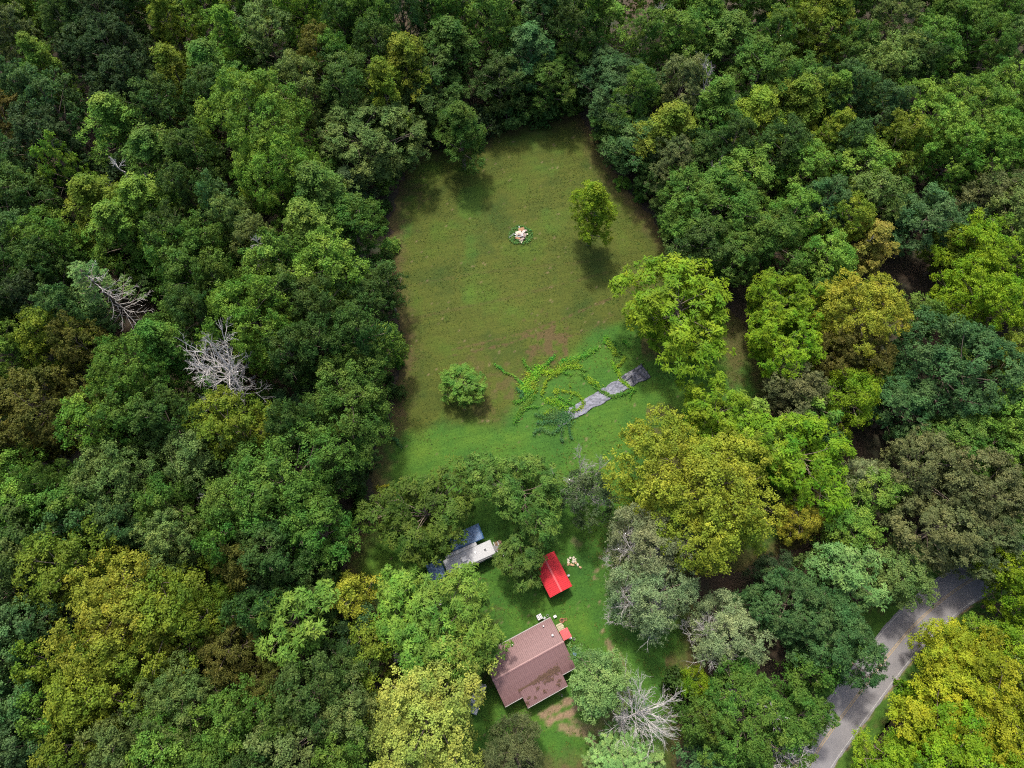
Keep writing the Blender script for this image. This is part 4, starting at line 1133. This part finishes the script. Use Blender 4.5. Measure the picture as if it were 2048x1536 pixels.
# crown centre x, y and radius in the photograph, kind, colour [, height]
TREES = '''
20 25 46 t lg|48 90 44 o og|100 12 42 t g|95 140 40 t lg|55 195 44 o bg|205 40 80 o db|230 125 78 o db|150 75 46 o dg|265 185 62 o db|112 215 50 o bg|18 250 55 t ol|100 300 64 o db|12 340 46 o bg
345 60 40 t yg|418 28 50 b lg|466 85 40 t lg|540 88 54 o gg|505 18 42 b g|300 20 45 b dg|360 165 48 t yg|430 155 56 t g|612 28 62 b lg|645 130 46 o ol|602 190 50 b gg|690 70 44 b dg
245 262 62 t lg|335 235 58 b dg|435 215 50 b dg|520 262 100 b lg 28|555 365 74 b lg 25|735 285 98 o gg 17|325 330 66 t g|138 348 30 b lg|210 420 60 t yg|305 425 62 t lg|255 470 56 t lg|60 410 60 b dg|30 370 46 b bg|400 330 56 b dg|380 400 46 b dg
440 420 36 b bg|475 462 44 o gg|640 400 66 t g|625 470 66 t lg|700 455 60 b g 17|40 485 58 b bg|118 500 62 b g|360 490 48 b dg|520 500 44 o gg|420 505 50 b g|572 528 40 b g
30 560 62 o dg|110 555 58 o dg|18 620 50 o bg|80 620 52 o db|150 640 50 o bg|400 565 70 b g|345 530 42 b g|548 545 60 b lg|585 605 40 o gg|662 545 66 b lg|520 650 88 b lg 25|640 625 60 b dg|735 610 46 b dg 16|775 575 34 b dg 14
110 690 58 b yg|28 715 54 b lg|178 705 46 o ol|90 830 104 o ol 22|280 765 82 b g|340 700 58 t g|210 865 66 b lg|275 850 58 b g|345 850 64 b dg|482 858 74 b yg|590 865 50 o dg|700 800 98 b g 19|645 700 60 b dg|720 680 56 b dg|778 690 34 b lg 14|30 650 40 b dg|400 640 50 b dg|450 580 46 b g|590 720 50 b dg
250 960 88 b gg|30 955 60 b lg|68 1010 62 b lg|118 975 50 f g|400 930 64 b gg|585 965 118 b g 22|480 1010 66 b g|20 890 46 o ol|160 1010 60 b g|340 1010 56 b g|690 930 50 b dg 15
60 1060 76 b dg|250 1050 62 f bg 18|165 1060 46 b bg|360 1080 64 o gg|640 1060 70 b g|560 1110 64 b dg|490 1130 44 f ol 17|450 1100 46 b g|155 1130 82 b yg 22|62 1125 46 b gg|28 1190 50 b bg|250 1235 112 b gd 23|355 1215 86 b yg 22|60 1255 66 b bg|40 1325 56 b bg|108 1330 50 b yg|470 1300 74 f ol 17|420 1240 56 b yg|600 1250 82 w lg 18|705 1195 46 b gd 13|640 1190 50 b dg 14
200 1380 88 b yg 21|50 1400 64 b bg|380 1400 90 b gg|545 1375 50 f ol 16|480 1440 70 b g|630 1390 76 b dg|60 1490 68 b bg|165 1490 66 b yg|262 1480 64 b gg|345 1495 70 b lg|440 1510 60 b g|585 1505 82 o gg|700 1430 60 b gg 17|690 1500 64 b g 17|742 1305 48 b yg 13|700 1340 52 b dg 14|560 1460 50 b g|290 1320 64 b yg|520 1230 50 b dg|120 1430 50 b lg|10 1250 50 b dg|10 1540 60 b bg|520 1530 60 b dg
852 1028 98 w wo 12|1045 985 86 w g 13|1048 1120 52 w g 9|892 1250 104 w lg 15|812 1176 42 w lg 11|805 1235 60 w lg 13|948 1290 58 w lg 12|850 1300 70 w lg 14|860 1425 126 b y 17|1028 1505 66 f og 12|1199 1367 68 b pl 11|1248 1545 86 p pl 10|1300 1190 82 f sv 14|1302 1085 84 f sv 15|1395 975 160 b gd 20
700 20 50 b lg|750 66 48 o g|806 34 44 f bg|812 145 56 t yg 22|872 165 58 b dg 16|906 105 56 t g 20|985 40 58 b g|1058 112 54 t bg 19|1000 165 52 b dg 15|1085 20 52 o bg|1140 60 50 b dg|1195 40 60 t lg|1150 130 44 b g 14|830 215 56 b dg 14|770 190 46 t yg|900 40 40 b g|860 20 40 b dg|922 262 45 t g 18|760 120 50 b dg|1100 170 46 b g 14|700 190 60 b dg|680 140 46 b g
965 245 30 s db 6|1010 230 34 s dg 6|1055 212 34 s dg 6|1095 205 32 s dg 6|1125 190 34 s g 6|875 268 30 s dg 6|800 292 34 s dg 6|900 235 40 b dg 12|1150 200 24 s g 5
1240 185 78 b bg 15|1268 288 60 b bg 13|1205 145 40 b bg 14|1232 250 46 b g 11|1340 265 60 t yg 19|1350 85 56 b g|1290 90 40 b g|1302 352 38 b dg 10|1335 396 40 b dg 10|1368 438 40 b dg 10|1244 310 30 b dg 8|1275 200 40 b g
1405 55 70 t lg|1450 90 60 t g|1360 180 46 o og|1545 85 44 b g|1650 55 76 t yg|1775 60 48 o gg|1590 60 50 b yg|1512 155 62 b g|1592 185 48 b g|1768 150 74 b gg 20|1690 195 44 o bg|1760 232 42 o bg|1905 25 66 b g|1935 85 68 b g|2000 40 60 b g|1850 110 50 b g|1815 140 50 b dg|2030 95 40 b gg|1700 110 46 b g
1430 222 54 t g|1508 245 58 t yg|1590 218 56 t yg|1660 205 40 t lg|1662 280 42 t yg|1560 305 52 b dg|1605 345 54 b lg|1720 345 62 b lg|1735 400 56 b gg|1850 262 76 b lg|1940 240 76 b lg|2015 195 56 b lg|1985 300 72 b lg|1790 295 50 b yg|2040 300 56 b lg|1908 314 44 b lg|1690 300 40 b bg
1428 425 98 b g 18|1485 365 66 b lg|1580 440 56 b lg|1645 415 48 o bg|1530 485 62 b g|1742 490 44 t oy 16|1690 450 48 b yg|1846 448 62 o bg 17|1982 398 70 f og 16|2020 430 60 b gg|1650 525 56 b lg 16|1400 500 60 b dg 17|1370 400 50 b g 16|1345 330 44 o og 16|1390 320 50 b dg 16|1460 300 46 b dg|1960 520 76 b lm 17|1900 500 44 b yg 14|2035 510 50 b lg|1800 430 44 b dg 12|1470 520 50 b g 16
1352 622 122 w lm 17|1560 615 76 w lm 16|1568 690 78 w lm 16|1715 640 92 b gd 19|1700 712 76 b ol 16|1590 782 66 o og 14|1695 800 66 f lm 15|1910 745 126 o bg 20|1955 595 84 b lm 18|1800 815 62 o bg 15|2025 715 54 b yg|2022 830 80 b lg 18|1900 890 66 b g 16|1432 832 76 w lm 14|1590 915 100 w lm 15|1512 900 50 w lg 12|1745 985 52 b lg 13|1710 960 44 f sv 12|1840 940 80 o og 17|1955 985 98 o og 18|1865 1065 76 o og 16|1600 1045 44 f gd 11|1480 835 44 w lg 12|2030 930 60 b lg 16|1630 830 40 w lg 12
1695 1058 64 b lg 12|1690 1142 62 w pl 12|1795 1150 70 b gg 12|1955 1065 80 o og 15|1995 1130 46 b lm 12|2032 1145 50 b lm 13|2025 1205 40 b lm 12|1455 1262 76 f sv 13|1575 1215 84 o bg 14|1668 1280 92 o bg 14|1390 1368 34 f lm 8|1500 1445 112 o g 15|1595 1430 62 o g 13|1390 1440 50 b g 12|1360 1380 34 s dg 6|1625 1345 46 b g 12|1540 1140 36 b db 9
1945 1355 104 b ly 11|1990 1430 112 b ly 14|1872 1448 84 b ly 11|1790 1522 60 b lm 8|1905 1515 88 b lm 15|2035 1300 64 b lm 12|2030 1530 70 b lm 15|1918 1285 40 b ly 7|1962 1272 44 b yg 8|1742 1565 36 b lm 6|1822 1392 26 s lm 4
-30 -43 52 o db 23|67 -38 51 b lg 23|164 -40 65 b g 23|261 -44 59 t yg 23|358 -32 63 t dg 23|455 -44 65 t g 23|552 -32 53 t g 23|649 -42 64 t bg 23|746 -46 60 o g 23|843 -38 53 o g 23|940 -42 65 t bg 23|1037 -48 55 t dg 23|1134 -31 58 o g 23|1231 -40 55 o lg 23|1328 -45 55 b g 23|1425 -46 57 t yg 23|1522 -38 60 t g 23|1619 -45 61 b g 23|1716 -40 53 o g 23|1813 -42 56 t bg 23|1910 -35 53 t g 23|2007 -46 51 b lg 23|-46 60 56 b dg 21|-48 180 61 b bg 21|-43 300 49 b g 21|-49 420 62 b bg 21|-39 540 61 b dg 21|-45 660 53 b dg 21|-38 780 54 b g 21|-40 900 49 b g 21|-47 1020 54 b dg 21|-46 1140 56 b dg 21|-45 1260 48 b dg 21|-43 1380 53 b bg 21|-35 1500 56 b bg 21|2100 40 54 b lg 17|2082 150 49 b g 17|2083 260 57 b lg 17|2092 360 56 b g 17|2085 600 62 b lg 17|2097 700 52 b gg 17|2093 820 51 b lg 17|2085 960 54 b lg 17|2084 1060 54 b g 17|2098 1330 60 b gg 17|2084 1440 49 b gg 17|60 1585 62 b yg 18|180 1595 62 b gg 18|300 1597 62 b yg 18|420 1587 62 b gg 18|540 1591 62 b g 18|660 1588 62 b g 18|1880 1593 62 b g 18|1990 1595 62 b gg 18
1188 420 44 T lm 18|925 768 42 oM lg 6
425 752 84 dL - 28|203 338 56 dS - 27|560 468 58 dS - 28|1402 146 32 dS - 24|1262 1460 86 dW - 14|1568 1515 56 dL - 16|432 985 24 dS -|215 590 78 pB pl 24|1175 985 66 gM g 13|1290 30 34 dS -|1590 180 20 dS -|1610 1010 34 dS - 10|1500 1395 60 dS - 17|1880 905 26 dS -|1725 960 24 dS - 13|1725 500 22 dS - 17|1445 315 24 dS -
'''
def default_h(x, y):
    if x < 820: return 23 if y < 900 else 20
    if y < 330: return 23 if x < 1200 else 20
    if y < 600: return 18
    return 15
placed = []
hq = random.Random(11)
def put(key, px, py, r, colour, h, words, name, group, auto=False):
    """Stand one tree so that its crown appears at (px, py) with radius r in the photograph."""
    var = PROTO[key]; p = var[hq.randrange(len(var))]
    zc = h * (.62 if key[0] not in 'dg' else .7)
    x, y = at(px, py, zc)
    R = (.97 if px < 1250 or py < 560 else .92) * r / px_per_m(px, py, zc)
    root = empty(name, (x, y, 0), 0 if p.get('bare') else hq.uniform(0, 6.28))
    k = R / p['R']
    root.scale = (k * hq.uniform(.94, 1.06), k * hq.uniform(.94, 1.06), h / p['H'])
    col = None
    if colour in C:
        c = C[colour][0]; j = hq.uniform(.86, 1.16)
        col = tuple(v * j * hq.uniform(.93, 1.07) for v in c)
    for part in ('trunk', 'crown', 'branches', 'dead_branches'):
        if part in p:
            o = link_mesh(part, p[part], root)
            if col: o.color = (*col, 1)
    rec = dict(o=root, x=x, y=y, R=R, h=h, px=px, py=py, r=r, words=words, key=key, colour=colour, auto=auto)
    placed.append(rec)
    if group: root['group'] = group
    return rec
GROUPS = {'b': 'rounded trees of the wood', 't': 'upright trees of the wood', 'o': 'dense trees of the wood', 'w': 'tufted trees round the lawn', 'f': 'feathery trees', 's': 'shrubs along the meadow edge', 'd': 'bare dead trees', 'p': 'pine trees'}
for item in TREES.replace('\n', '|').split('|'):
    w = item.split()
    if not w: continue
    px, py, r, kind, colour = float(w[0]), float(w[1]), float(w[2]), w[3], w[4]
    h = float(w[5]) if len(w) > 5 else default_h(px, py)
    k0 = kind[0].lower()
    zc = h * .62; Rm = r / px_per_m(px, py, zc)
    if len(kind) > 1: key = kind
    elif k0 == 's': key = 'sS'
    elif k0 == 'p': key = 'pM'
    elif k0 == 'f': key = 'fS' if Rm < 3.4 else 'fM'
    elif k0 == 'o': key = 'oM' if Rm < 6.2 else 'oL'
    else: key = k0 + ('S' if Rm < 3.7 else 'M' if Rm < 6.2 else 'X' if Rm > 9.4 and k0 == 'b' else 'L')
    cw = C[colour][1] + ' ' if colour in C else ''
    if kind == 'gM': cw, nm, kw = '', 'half_dead_tree', 'half-bare tree of grey twigs'
    elif kind == 'pB': cw, nm, kw = '', 'pine_tree', 'tall pine with bare grey branches on one side'
    else: nm, kw = NAME[k0]
    put(key, px, py, r, colour, h, cw + kw, nm, GROUPS.get(k0))

# the half-bare tree keeps some leaf sprays, and the pine a skirt of brown needles
for rec in placed:
    if rec['key'] == 'gM':
        lv = make_tree(290, 4.2, 13, 3.0, 'round', 30, .24, 14, .36, 13, .28, .18, limbs=2)
        o = link_mesh('crown', lv['crown'], rec['o']); o.color = (.045, .075, .028, 1)

# bare twigs along the left side of the silvery trees
TW = [make_dead(300 + i, 4.4, 13, n1=18, mat='dead', fine=1.0, spread=.6, thick=.55) for i in range(1)]
for i, rec in enumerate([r for r in placed if r['colour'] == 'sv' and r['r'] > 60]):
    o = link_mesh('bare_twigs', TW[0]['branches'], rec['o'])
    rz = rec['o'].rotation_euler.z
    o.location = (-1.7 * math.cos(rz), 1.7 * math.sin(rz), 0); o.scale = (1.0, 1.0, 1.06)

for rec in placed:
    if rec['key'] == 'dW': rec['o'].rotation_euler = (0.05, 0.30, 0.6)

# lower trees filling the shade between the tall ones
GAPS = [(1770, 580, 7), (1800, 560, 6), (1985, 130, 8), (2030, 120, 6), (1560, 100, 4), (1500, 60, 4), (1750, 890, 7), (1720, 900, 5), (700, 1000, 5), (690, 1120, 5), (1255, 75, 5), (1230, 110, 4), (1500, 1370, 6), (1660, 1380, 3), (1560, 1370, 4), (1430, 140, 4), (1840, 200, 5), (1780, 270, 4),
        (1620, 540, 4), (1890, 385, 6), (1500, 720, 6), (1500, 780, 5), (1420, 760, 6), (1540, 840, 4), (800, 1300, 4), (710, 1060, 5), (1440, 1130, 6), (1420, 1180, 6), (1790, 1210, 4), (1770, 1220, 4), (1690, 1400, 4), (430, 90, 4), (720, 970, 4), (1640, 1110, 4), (1720, 1060, 3)]
gaps = [(*at(x, y), r) for x, y, r in GAPS]
fq = np.random.default_rng(21)
cand = []
n_auto = 0
for _ in range(9000):
    py = fq.uniform(-60, 1590); px = fq.uniform(-90, 2138)
    h = fq.uniform(8, 14); R = fq.uniform(2.6, 4.2)
    x, y = at(px, py, h * .6)
    P1 = np.array([[x, y]])
    if inside_dist(P1, LAWN)[0] > -1.0: continue
    if line_dist(P1, [tuple(p) for p in ROAD_C[::4]])[0] < 6.5: continue
    if any(math.hypot(x - a, y - b) < r + R * .6 for a, b, r in gaps): continue
    if any(math.hypot(x - t['x'], y - t['y']) < max(2.2, .62 * (t['R'] if t['h'] > 8 else 1.5) + .5 * R) for t in placed if t['key'][0] != 'd'): continue
    dark = fq.choice(['dg', 'dg', 'db', 'g', 'bg'])
    if px > 1250: dark = fq.choice(['dg', 'g', 'g', 'bg'])
    key = 'bS' if fq.random() < .8 else 'tS'
    rr = R * px_per_m(px, py, h * .6)
    put(key, px, py, rr, dark, h, C[dark][1] + ' low understorey tree', 'understorey_tree', 'low trees in the shade of the wood', True)
    n_auto += 1
    if n_auto >= 150: break
print('understorey', n_auto, 'trees', len(placed))

# ragged brush along the edge of the wood
eq = np.random.default_rng(77)
edge_n = 0
seg = [(LAWN[i], LAWN[(i + 1) % len(LAWN)], LAWN_PX[i]) for i in range(len(LAWN))]
for (ax, ay), (bx, by), (qx, qy) in seg:
    if qy > 1130 or (qx > 1380): continue
    L = math.hypot(bx - ax, by - ay)
    for k in range(int(L / 2.6)):
        f = (k + eq.random()) / (L / 2.6); h = eq.uniform(1.6, 4.2)
        nx_, ny_ = -(by - ay) / L, (bx - ax) / L
        o_ = eq.uniform(-.4, 2.4)
        x, y = ax + (bx - ax) * f - nx_ * o_ * -1, ay + (by - ay) * f - ny_ * o_ * -1
        if inside_dist(np.array([[x, y]]), LAWN)[0] > .6: x, y = x - 2 * nx_ * o_, y - 2 * ny_ * o_
        if eq.random() < .25: continue
        px, py = to_px(x, y, h * .62)
        cc = eq.choice(['dg', 'dg', 'g', 'db', 'lg'])
        put('sS', px, py, eq.uniform(.9, 1.7) * px_per_m(px, py, h * .62), cc, h, C[cc][1] + ' brush', 'shrub', 'brush along the meadow edge', True)
        edge_n += 1

# shrubs and weeds -----------------------------------------------------------
def shrub(px, py, r, colour, h, label):
    rec = put('sS', px, py, r, colour, h, '', 'shrub', 'shrubs')
    placed.pop(); tag(rec['o'], label, 'shrub')
wq = np.random.default_rng(31)
def weed_ring(cx, cy, rx, ry, n, colour, label):
    x0, y0 = at(cx, cy)
    a = wq.uniform(0, 6.28, n); k = np.sqrt(wq.uniform(.2, 1, n)) * (.72 + .4 * fbm(np.cos(a) * 2 + 5, np.sin(a) * 2 + 5))
    P = np.c_[x0 + rx * k * np.cos(a), y0 + ry * k * np.sin(a), wq.uniform(.08, .45, n)]
    nr = unit(np.array([0, 0, 1.]) + wq.normal(0, .45, (n, 3)))
    v, f = leaf_quads(P, nr, wq.uniform(.16, .34, n), wq.uniform(.10, .2, n), wq)
    o = link_mesh('weeds', np_mesh('weeds', v, f, M['vine'], {'tint': np.repeat(wq.random(n), 4)}))
    o.color = (*colour, 1)
    tag(o, label, 'weeds', kind='stuff')
weed_ring(1040, 471, 2.6, 2.5, 900, (.045, .13, .03), 'ring of bright green weeds growing round the rubble heap')

def lawn_weeds(n):
    A = np.array(LAWN); P = wq.uniform(A.min(0), A.max(0), (n * 4, 2))
    zn, d = zones(P)
    k = (d > 1) & (fbm(P[:, 0] * .2 + 3, P[:, 1] * .2) + wq.normal(0, .06, len(P)) > .52)
    P = P[k][:n]; m = 7
    B = np.repeat(P, m, 0) + wq.normal(0, .09, (len(P) * m, 2))
    v, f = leaf_quads(np.c_[B, wq.uniform(.06, .14, len(B))], unit(np.array([0, 0, 1.]) + wq.normal(0, .4, (len(B), 3))), wq.uniform(.07, .2, len(B)), wq.uniform(.05, .12, len(B)), wq)
    o = link_mesh('lawn_weeds', np_mesh('lawn_weeds', v, f, M['vine'], {'tint': np.repeat(np.repeat(wq.random(len(P)), m), 4)}))
    o.color = (.060, .092, .016, 1)
    tag(o, 'scattered low weeds and clover tufts in the mown grass', 'weeds', kind='stuff')
lawn_weeds(9000)

# creeping vines over the ground cloth -------------------------------------------
VY, VG, VD = (.105, .185, .012), (.048, .145, .014), (.032, .098, .026)
def zc_(pts): return [at(970 + a / 5.689, 680 + b / 5.689, .15) for a, b in pts]
def runner(parent, pts, w, colour, dens=120, px=False):
    P = [at(*p, .15) for p in pts] if px else zc_(pts)
    w = w / 5.689 / 11.5
    A = catmull(P, 8); seg = np.linalg.norm(np.diff(A, axis=0), axis=1)
    L = seg.sum(); n = max(12, int(L * max(w, .25) * dens))
    s = np.r_[0, seg.cumsum()]; u = wq.uniform(0, L, n)
    x, y = np.interp(u, s, A[:, 0]), np.interp(u, s, A[:, 1])
    sway = .16 * np.sin(u * 2.3 + wq.uniform(0, 6)) 
    g_ = wq.normal(0, .30 * w, (n, 2))
    pos = np.c_[x + g_[:, 0] + sway * .5, y + g_[:, 1] + sway * .5, (.30 if colour is VD else .16) + np.abs(wq.normal(0, .12, n)) + .12 * np.exp(-(g_ ** 2).sum(1) / (w * w * .1 + .01))]
    nr = unit(np.array([0, 0, 1.]) + wq.normal(0, .38, (n, 3)))
    v, f = leaf_quads(pos, nr, wq.uniform(.12, .30, n), wq.uniform(.10, .25, n), wq)
    o = link_mesh('runner', np_mesh('runner', v, f, M['vine'], {'tint': np.repeat(wq.random(n), 4)}), parent)
    o.color = (*(c * wq.uniform(.85, 1.15) for c in colour), 1)
    o['kind'] = 'stuff'
    st = np.c_[A, np.full(len(A), .09)]
    tv, tq = tubes([(st, np.full(len(st), .02))], 4)
    link_mesh('stem', np_mesh('stem', tv, tq, M['bark']), o)
va = tag(empty('creeping_vine'), 'sprawling yellow-green creeping vine above left of the grey ground cloth', 'vine')
for pts, w, c in (([(110, 270), (200, 350), (300, 400), (400, 470), (450, 560)], 30, VG), ([(425, 215), (470, 290), (500, 350)], 34, VG), ([(640, 310), (720, 260), (790, 170)], 40, VG), ([(1275, 90), (1180, 150), (1050, 210), (900, 240), (860, 290)], 60, VG),
                  ([(860, 310), (930, 260), (1040, 240)], 90, VY), ([(1090, 300), (960, 310), (850, 350), (760, 390)], 55, VY), ([(990, 390), (880, 375)], 30, VG), ([(850, 360), (740, 430), (680, 500), (650, 620)], 40, VY),
                  ([(640, 310), (560, 400), (470, 520), (440, 600)], 130, VY), ([(590, 560), (500, 620), (420, 690), (320, 715)], 45, VG), ([(560, 640), (480, 720), (420, 800), (340, 940)], 60, VG), ([(350, 560), (430, 600), (400, 660)], 36, VD),
                  ([(600, 770), (510, 760), (420, 800)], 34, VG), ([(820, 560), (800, 620)], 60, VY), ([(480, 380), (540, 470), (560, 600)], 70, VY), ([(620, 330), (700, 380), (780, 350)], 60, VY)):
    runner(va, pts, w, c)
vb = tag(empty('creeping_vine'), 'dark green creeping vine covering the lower left end of the ground cloth', 'vine')
for pts, w, c in (([(690, 680), (780, 700), (880, 760), (930, 810)], 80, VY), ([(880, 580), (980, 600), (1080, 640), (1110, 720), (1080, 780), (970, 820)], 44, VY), ([(960, 500), (975, 540)], 25, VY), ([(760, 795), (680, 840)], 45, VY),
                  ([(720, 850), (850, 880), (970, 900)], 170, VD), ([(780, 930), (880, 900), (940, 850)], 120, VD), ([(570, 850), (700, 890), (800, 870)], 50, VD), ([(580, 950), (760, 930)], 40, VD), ([(550, 1070), (620, 1020), (780, 1060), (850, 990)], 46, VD), ([(870, 960), (870, 1060), (880, 1180)], 40, VD), ([(950, 940), (960, 1040), (985, 1130)], 40, VD), ([(1000, 620), (960, 680)], 30, VG), ([(820, 640), (900, 690), (1000, 740), (1000, 800)], 36, VG)):
    runner(vb, pts, w, c, 80)
vc = tag(empty('creeping_vine'), 'green vine runner crossing the middle of the grey ground cloth', 'vine')
for pts, w, c in (([(1080, 390), (1160, 430), (1240, 510), (1330, 590), (1450, 640), (1580, 610), (1720, 570)], 44, VG), ([(1170, 430), (1250, 500), (1290, 530)], 60, VY), ([(1680, 580), (1640, 680)], 30, VG), ([(1090, 340), (1170, 350)], 30, VG)):
    runner(vc, pts, w, c)
vd = tag(empty('creeping_vine'), 'yellowish vine trailing from the lime tree over the black ground cloth edge', 'vine')
for pts, w, c in (([(1380, 0), (1440, 90), (1510, 180)], 70, VY), ([(1460, 0), (1500, 100), (1560, 160)], 40, VG), ([(1440, 250), (1500, 340), (1550, 450), (1620, 520), (1700, 560)], 44, VY), ([(1600, 190), (1540, 270), (1490, 310)], 40, VY), ([(1380, -40), (1360, 40)], 50, VG), ([(1560, 0), (1640, 80)], 30, VG)):
    runner(vd, pts, w, c)
ve = tag(empty('creeping_vine'), 'small dark green vine arching onto the lawn from the left wood', 'vine')
runner(ve, [(752, 888), (772, 879), (790, 880), (806, 896)], 36, VD, px=True)
vf = tag(empty('creeping_vine'), 'tiny yellow vine at the left lawn edge beside the broken wood', 'vine')
runner(vf, [(752, 976), (765, 973), (778, 970)], 26, (.24, .24, .02), px=True)

# ------------------------------------------------------------------ labels that single each tree out
LAND = [(425, 750, 'large grey dead tree'), (215, 590, 'half-bare pine'), (205, 335, 'small pale dead tree'), (1040, 470, 'rubble heap'), (1185, 430, 'lone slender meadow tree'), (925, 770, 'lone small lawn tree'),
        (860, 1425, 'big yellow tree'), (1395, 975, 'large golden tree'), (1070, 1330, 'brown roofed house'), (1110, 1150, 'red roofed shed'), (1200, 800, 'grey ground cloth'), (1760, 1340, 'road bend'), (90, 830, 'big olive tree'),
        (1910, 745, 'huge blue-green tree'), (1402, 146, 'little dead snag'), (1742, 490, 'orange-tinged tree'), (250, 1235, 'broad golden tree'), (1248, 1450, 'whitish dead tree'), (1898, 373, 'white sheet in the wood'), (945, 1100, 'travel trailer'),
        (0, 0, 'top left corner'), (2048, 0, 'top right corner'), (0, 1536, 'bottom left corner'), (2048, 1536, 'bottom right corner'), (560, 465, 'thin dead tree'), (1290, 1135, 'silvery tree pair'), (1160, 222, 'top tip of the meadow'), (580, 1536, 'bottom edge middle left')]
ORD = ['nearest', 'second', 'third', 'fourth', 'fifth', 'sixth', 'seventh', 'eighth', 'ninth', 'tenth']
ONLY = {(1188, 420): 'lone slender tree standing in the upper meadow right of the rubble heap', (925, 768): 'lone small bright green tree standing on the lawn', (425, 752): 'large grey dead tree with upswept bare limbs in the left wood', (215, 590): 'tall leaning-crowned pine with bare grey branches on its right side',
        (203, 338): 'small pale dead tree in the upper left wood', (560, 468): 'thin dead tree just left of the meadow', (1402, 146): 'little dead snag near the top, above right of the meadow', (1262, 1460): 'whitish dead tree with sprayed bare branches beside the drive', (1568, 1515): 'pale dead tree at the bottom edge beside the road',
        (1175, 985): 'half-bare tree of grey twigs between green tufted and golden trees', (860, 1425): 'big yellow rounded tree left of the brown roofed house', (1395, 975): 'huge golden tree between the lawn and the wood', (1199, 1367): 'pale green rounded tree touching the right end of the house',
        (1248, 1545): 'pale green pine at the bottom edge below the white dead tree', (1300, 1190): 'silvery feathery tree right of the red shed, lower of two', (1302, 1085): 'silvery feathery tree under the golden tree, upper of two', (1455, 1262): 'grey-sided silvery feathery tree between lawn and road', (90, 830): 'big olive brown tree on the left edge',
        (1352, 622): 'broad lime green tufted tree at the right of the meadow', (1910, 745): 'huge blue-green dense tree near the right edge', (892, 1250): 'big bright green tufted tree between trailer and house', (852, 1028): 'dark olive tufted tree overhanging the trailer', (1045, 985): 'dark green tufted tree above the red shed', (1048, 1120): 'small green tufted tree overhanging the red shed roof',
        (250, 1235): 'broad golden tree at lower left', (1742, 490): 'orange-tinged upright tree in the right wood', (520, 262): 'tallest bright green tree in the upper left wood', (735, 285): 'grey-green dense tree at the upper left corner of the meadow', (922, 262): 'dark upright tree jutting into the top of the meadow', (1028, 1505): 'wispy olive grey feathery tree below the house porch'}
def direction(dx, dy):
    if abs(dx) > 2.2 * abs(dy): return 'right of' if dx > 0 else 'left of'
    if abs(dy) > 2.2 * abs(dx): return 'below' if dy > 0 else 'above'
    return ('below ' if dy > 0 else 'above ') + ('right of' if dx > 0 else 'left of')
buckets = {}
for t in placed:
    k = (t['px'], t['py'])
    if k in ONLY and not t['auto']:
        t['o']['label'] = ONLY[k]
    else:
        ds = sorted((math.hypot(t['px'] - x, t['py'] - y), x, y, n) for x, y, n in LAND if math.hypot(t['px'] - x, t['py'] - y) > 14)
        dist, x, y, n = ds[0]
        buckets.setdefault((t['words'], direction(t['px'] - x, t['py'] - y), n), []).append((dist, t))
    t['o']['category'] = 'shrub' if t['key'] == 'sS' else 'tree'
for (w, dr, n), lst in buckets.items():
    lst.sort(key=lambda e: e[0])
    if len(lst) == 1:
        lst[0][1]['o']['label'] = f'{w} {dr} the {n}'
    else:
        for i, (dist, t) in enumerate(lst):
            t['o']['label'] = f'{w}, {ORD[min(i, 9)]}{"" if i == 0 else " nearest"} {dr} the {n}'
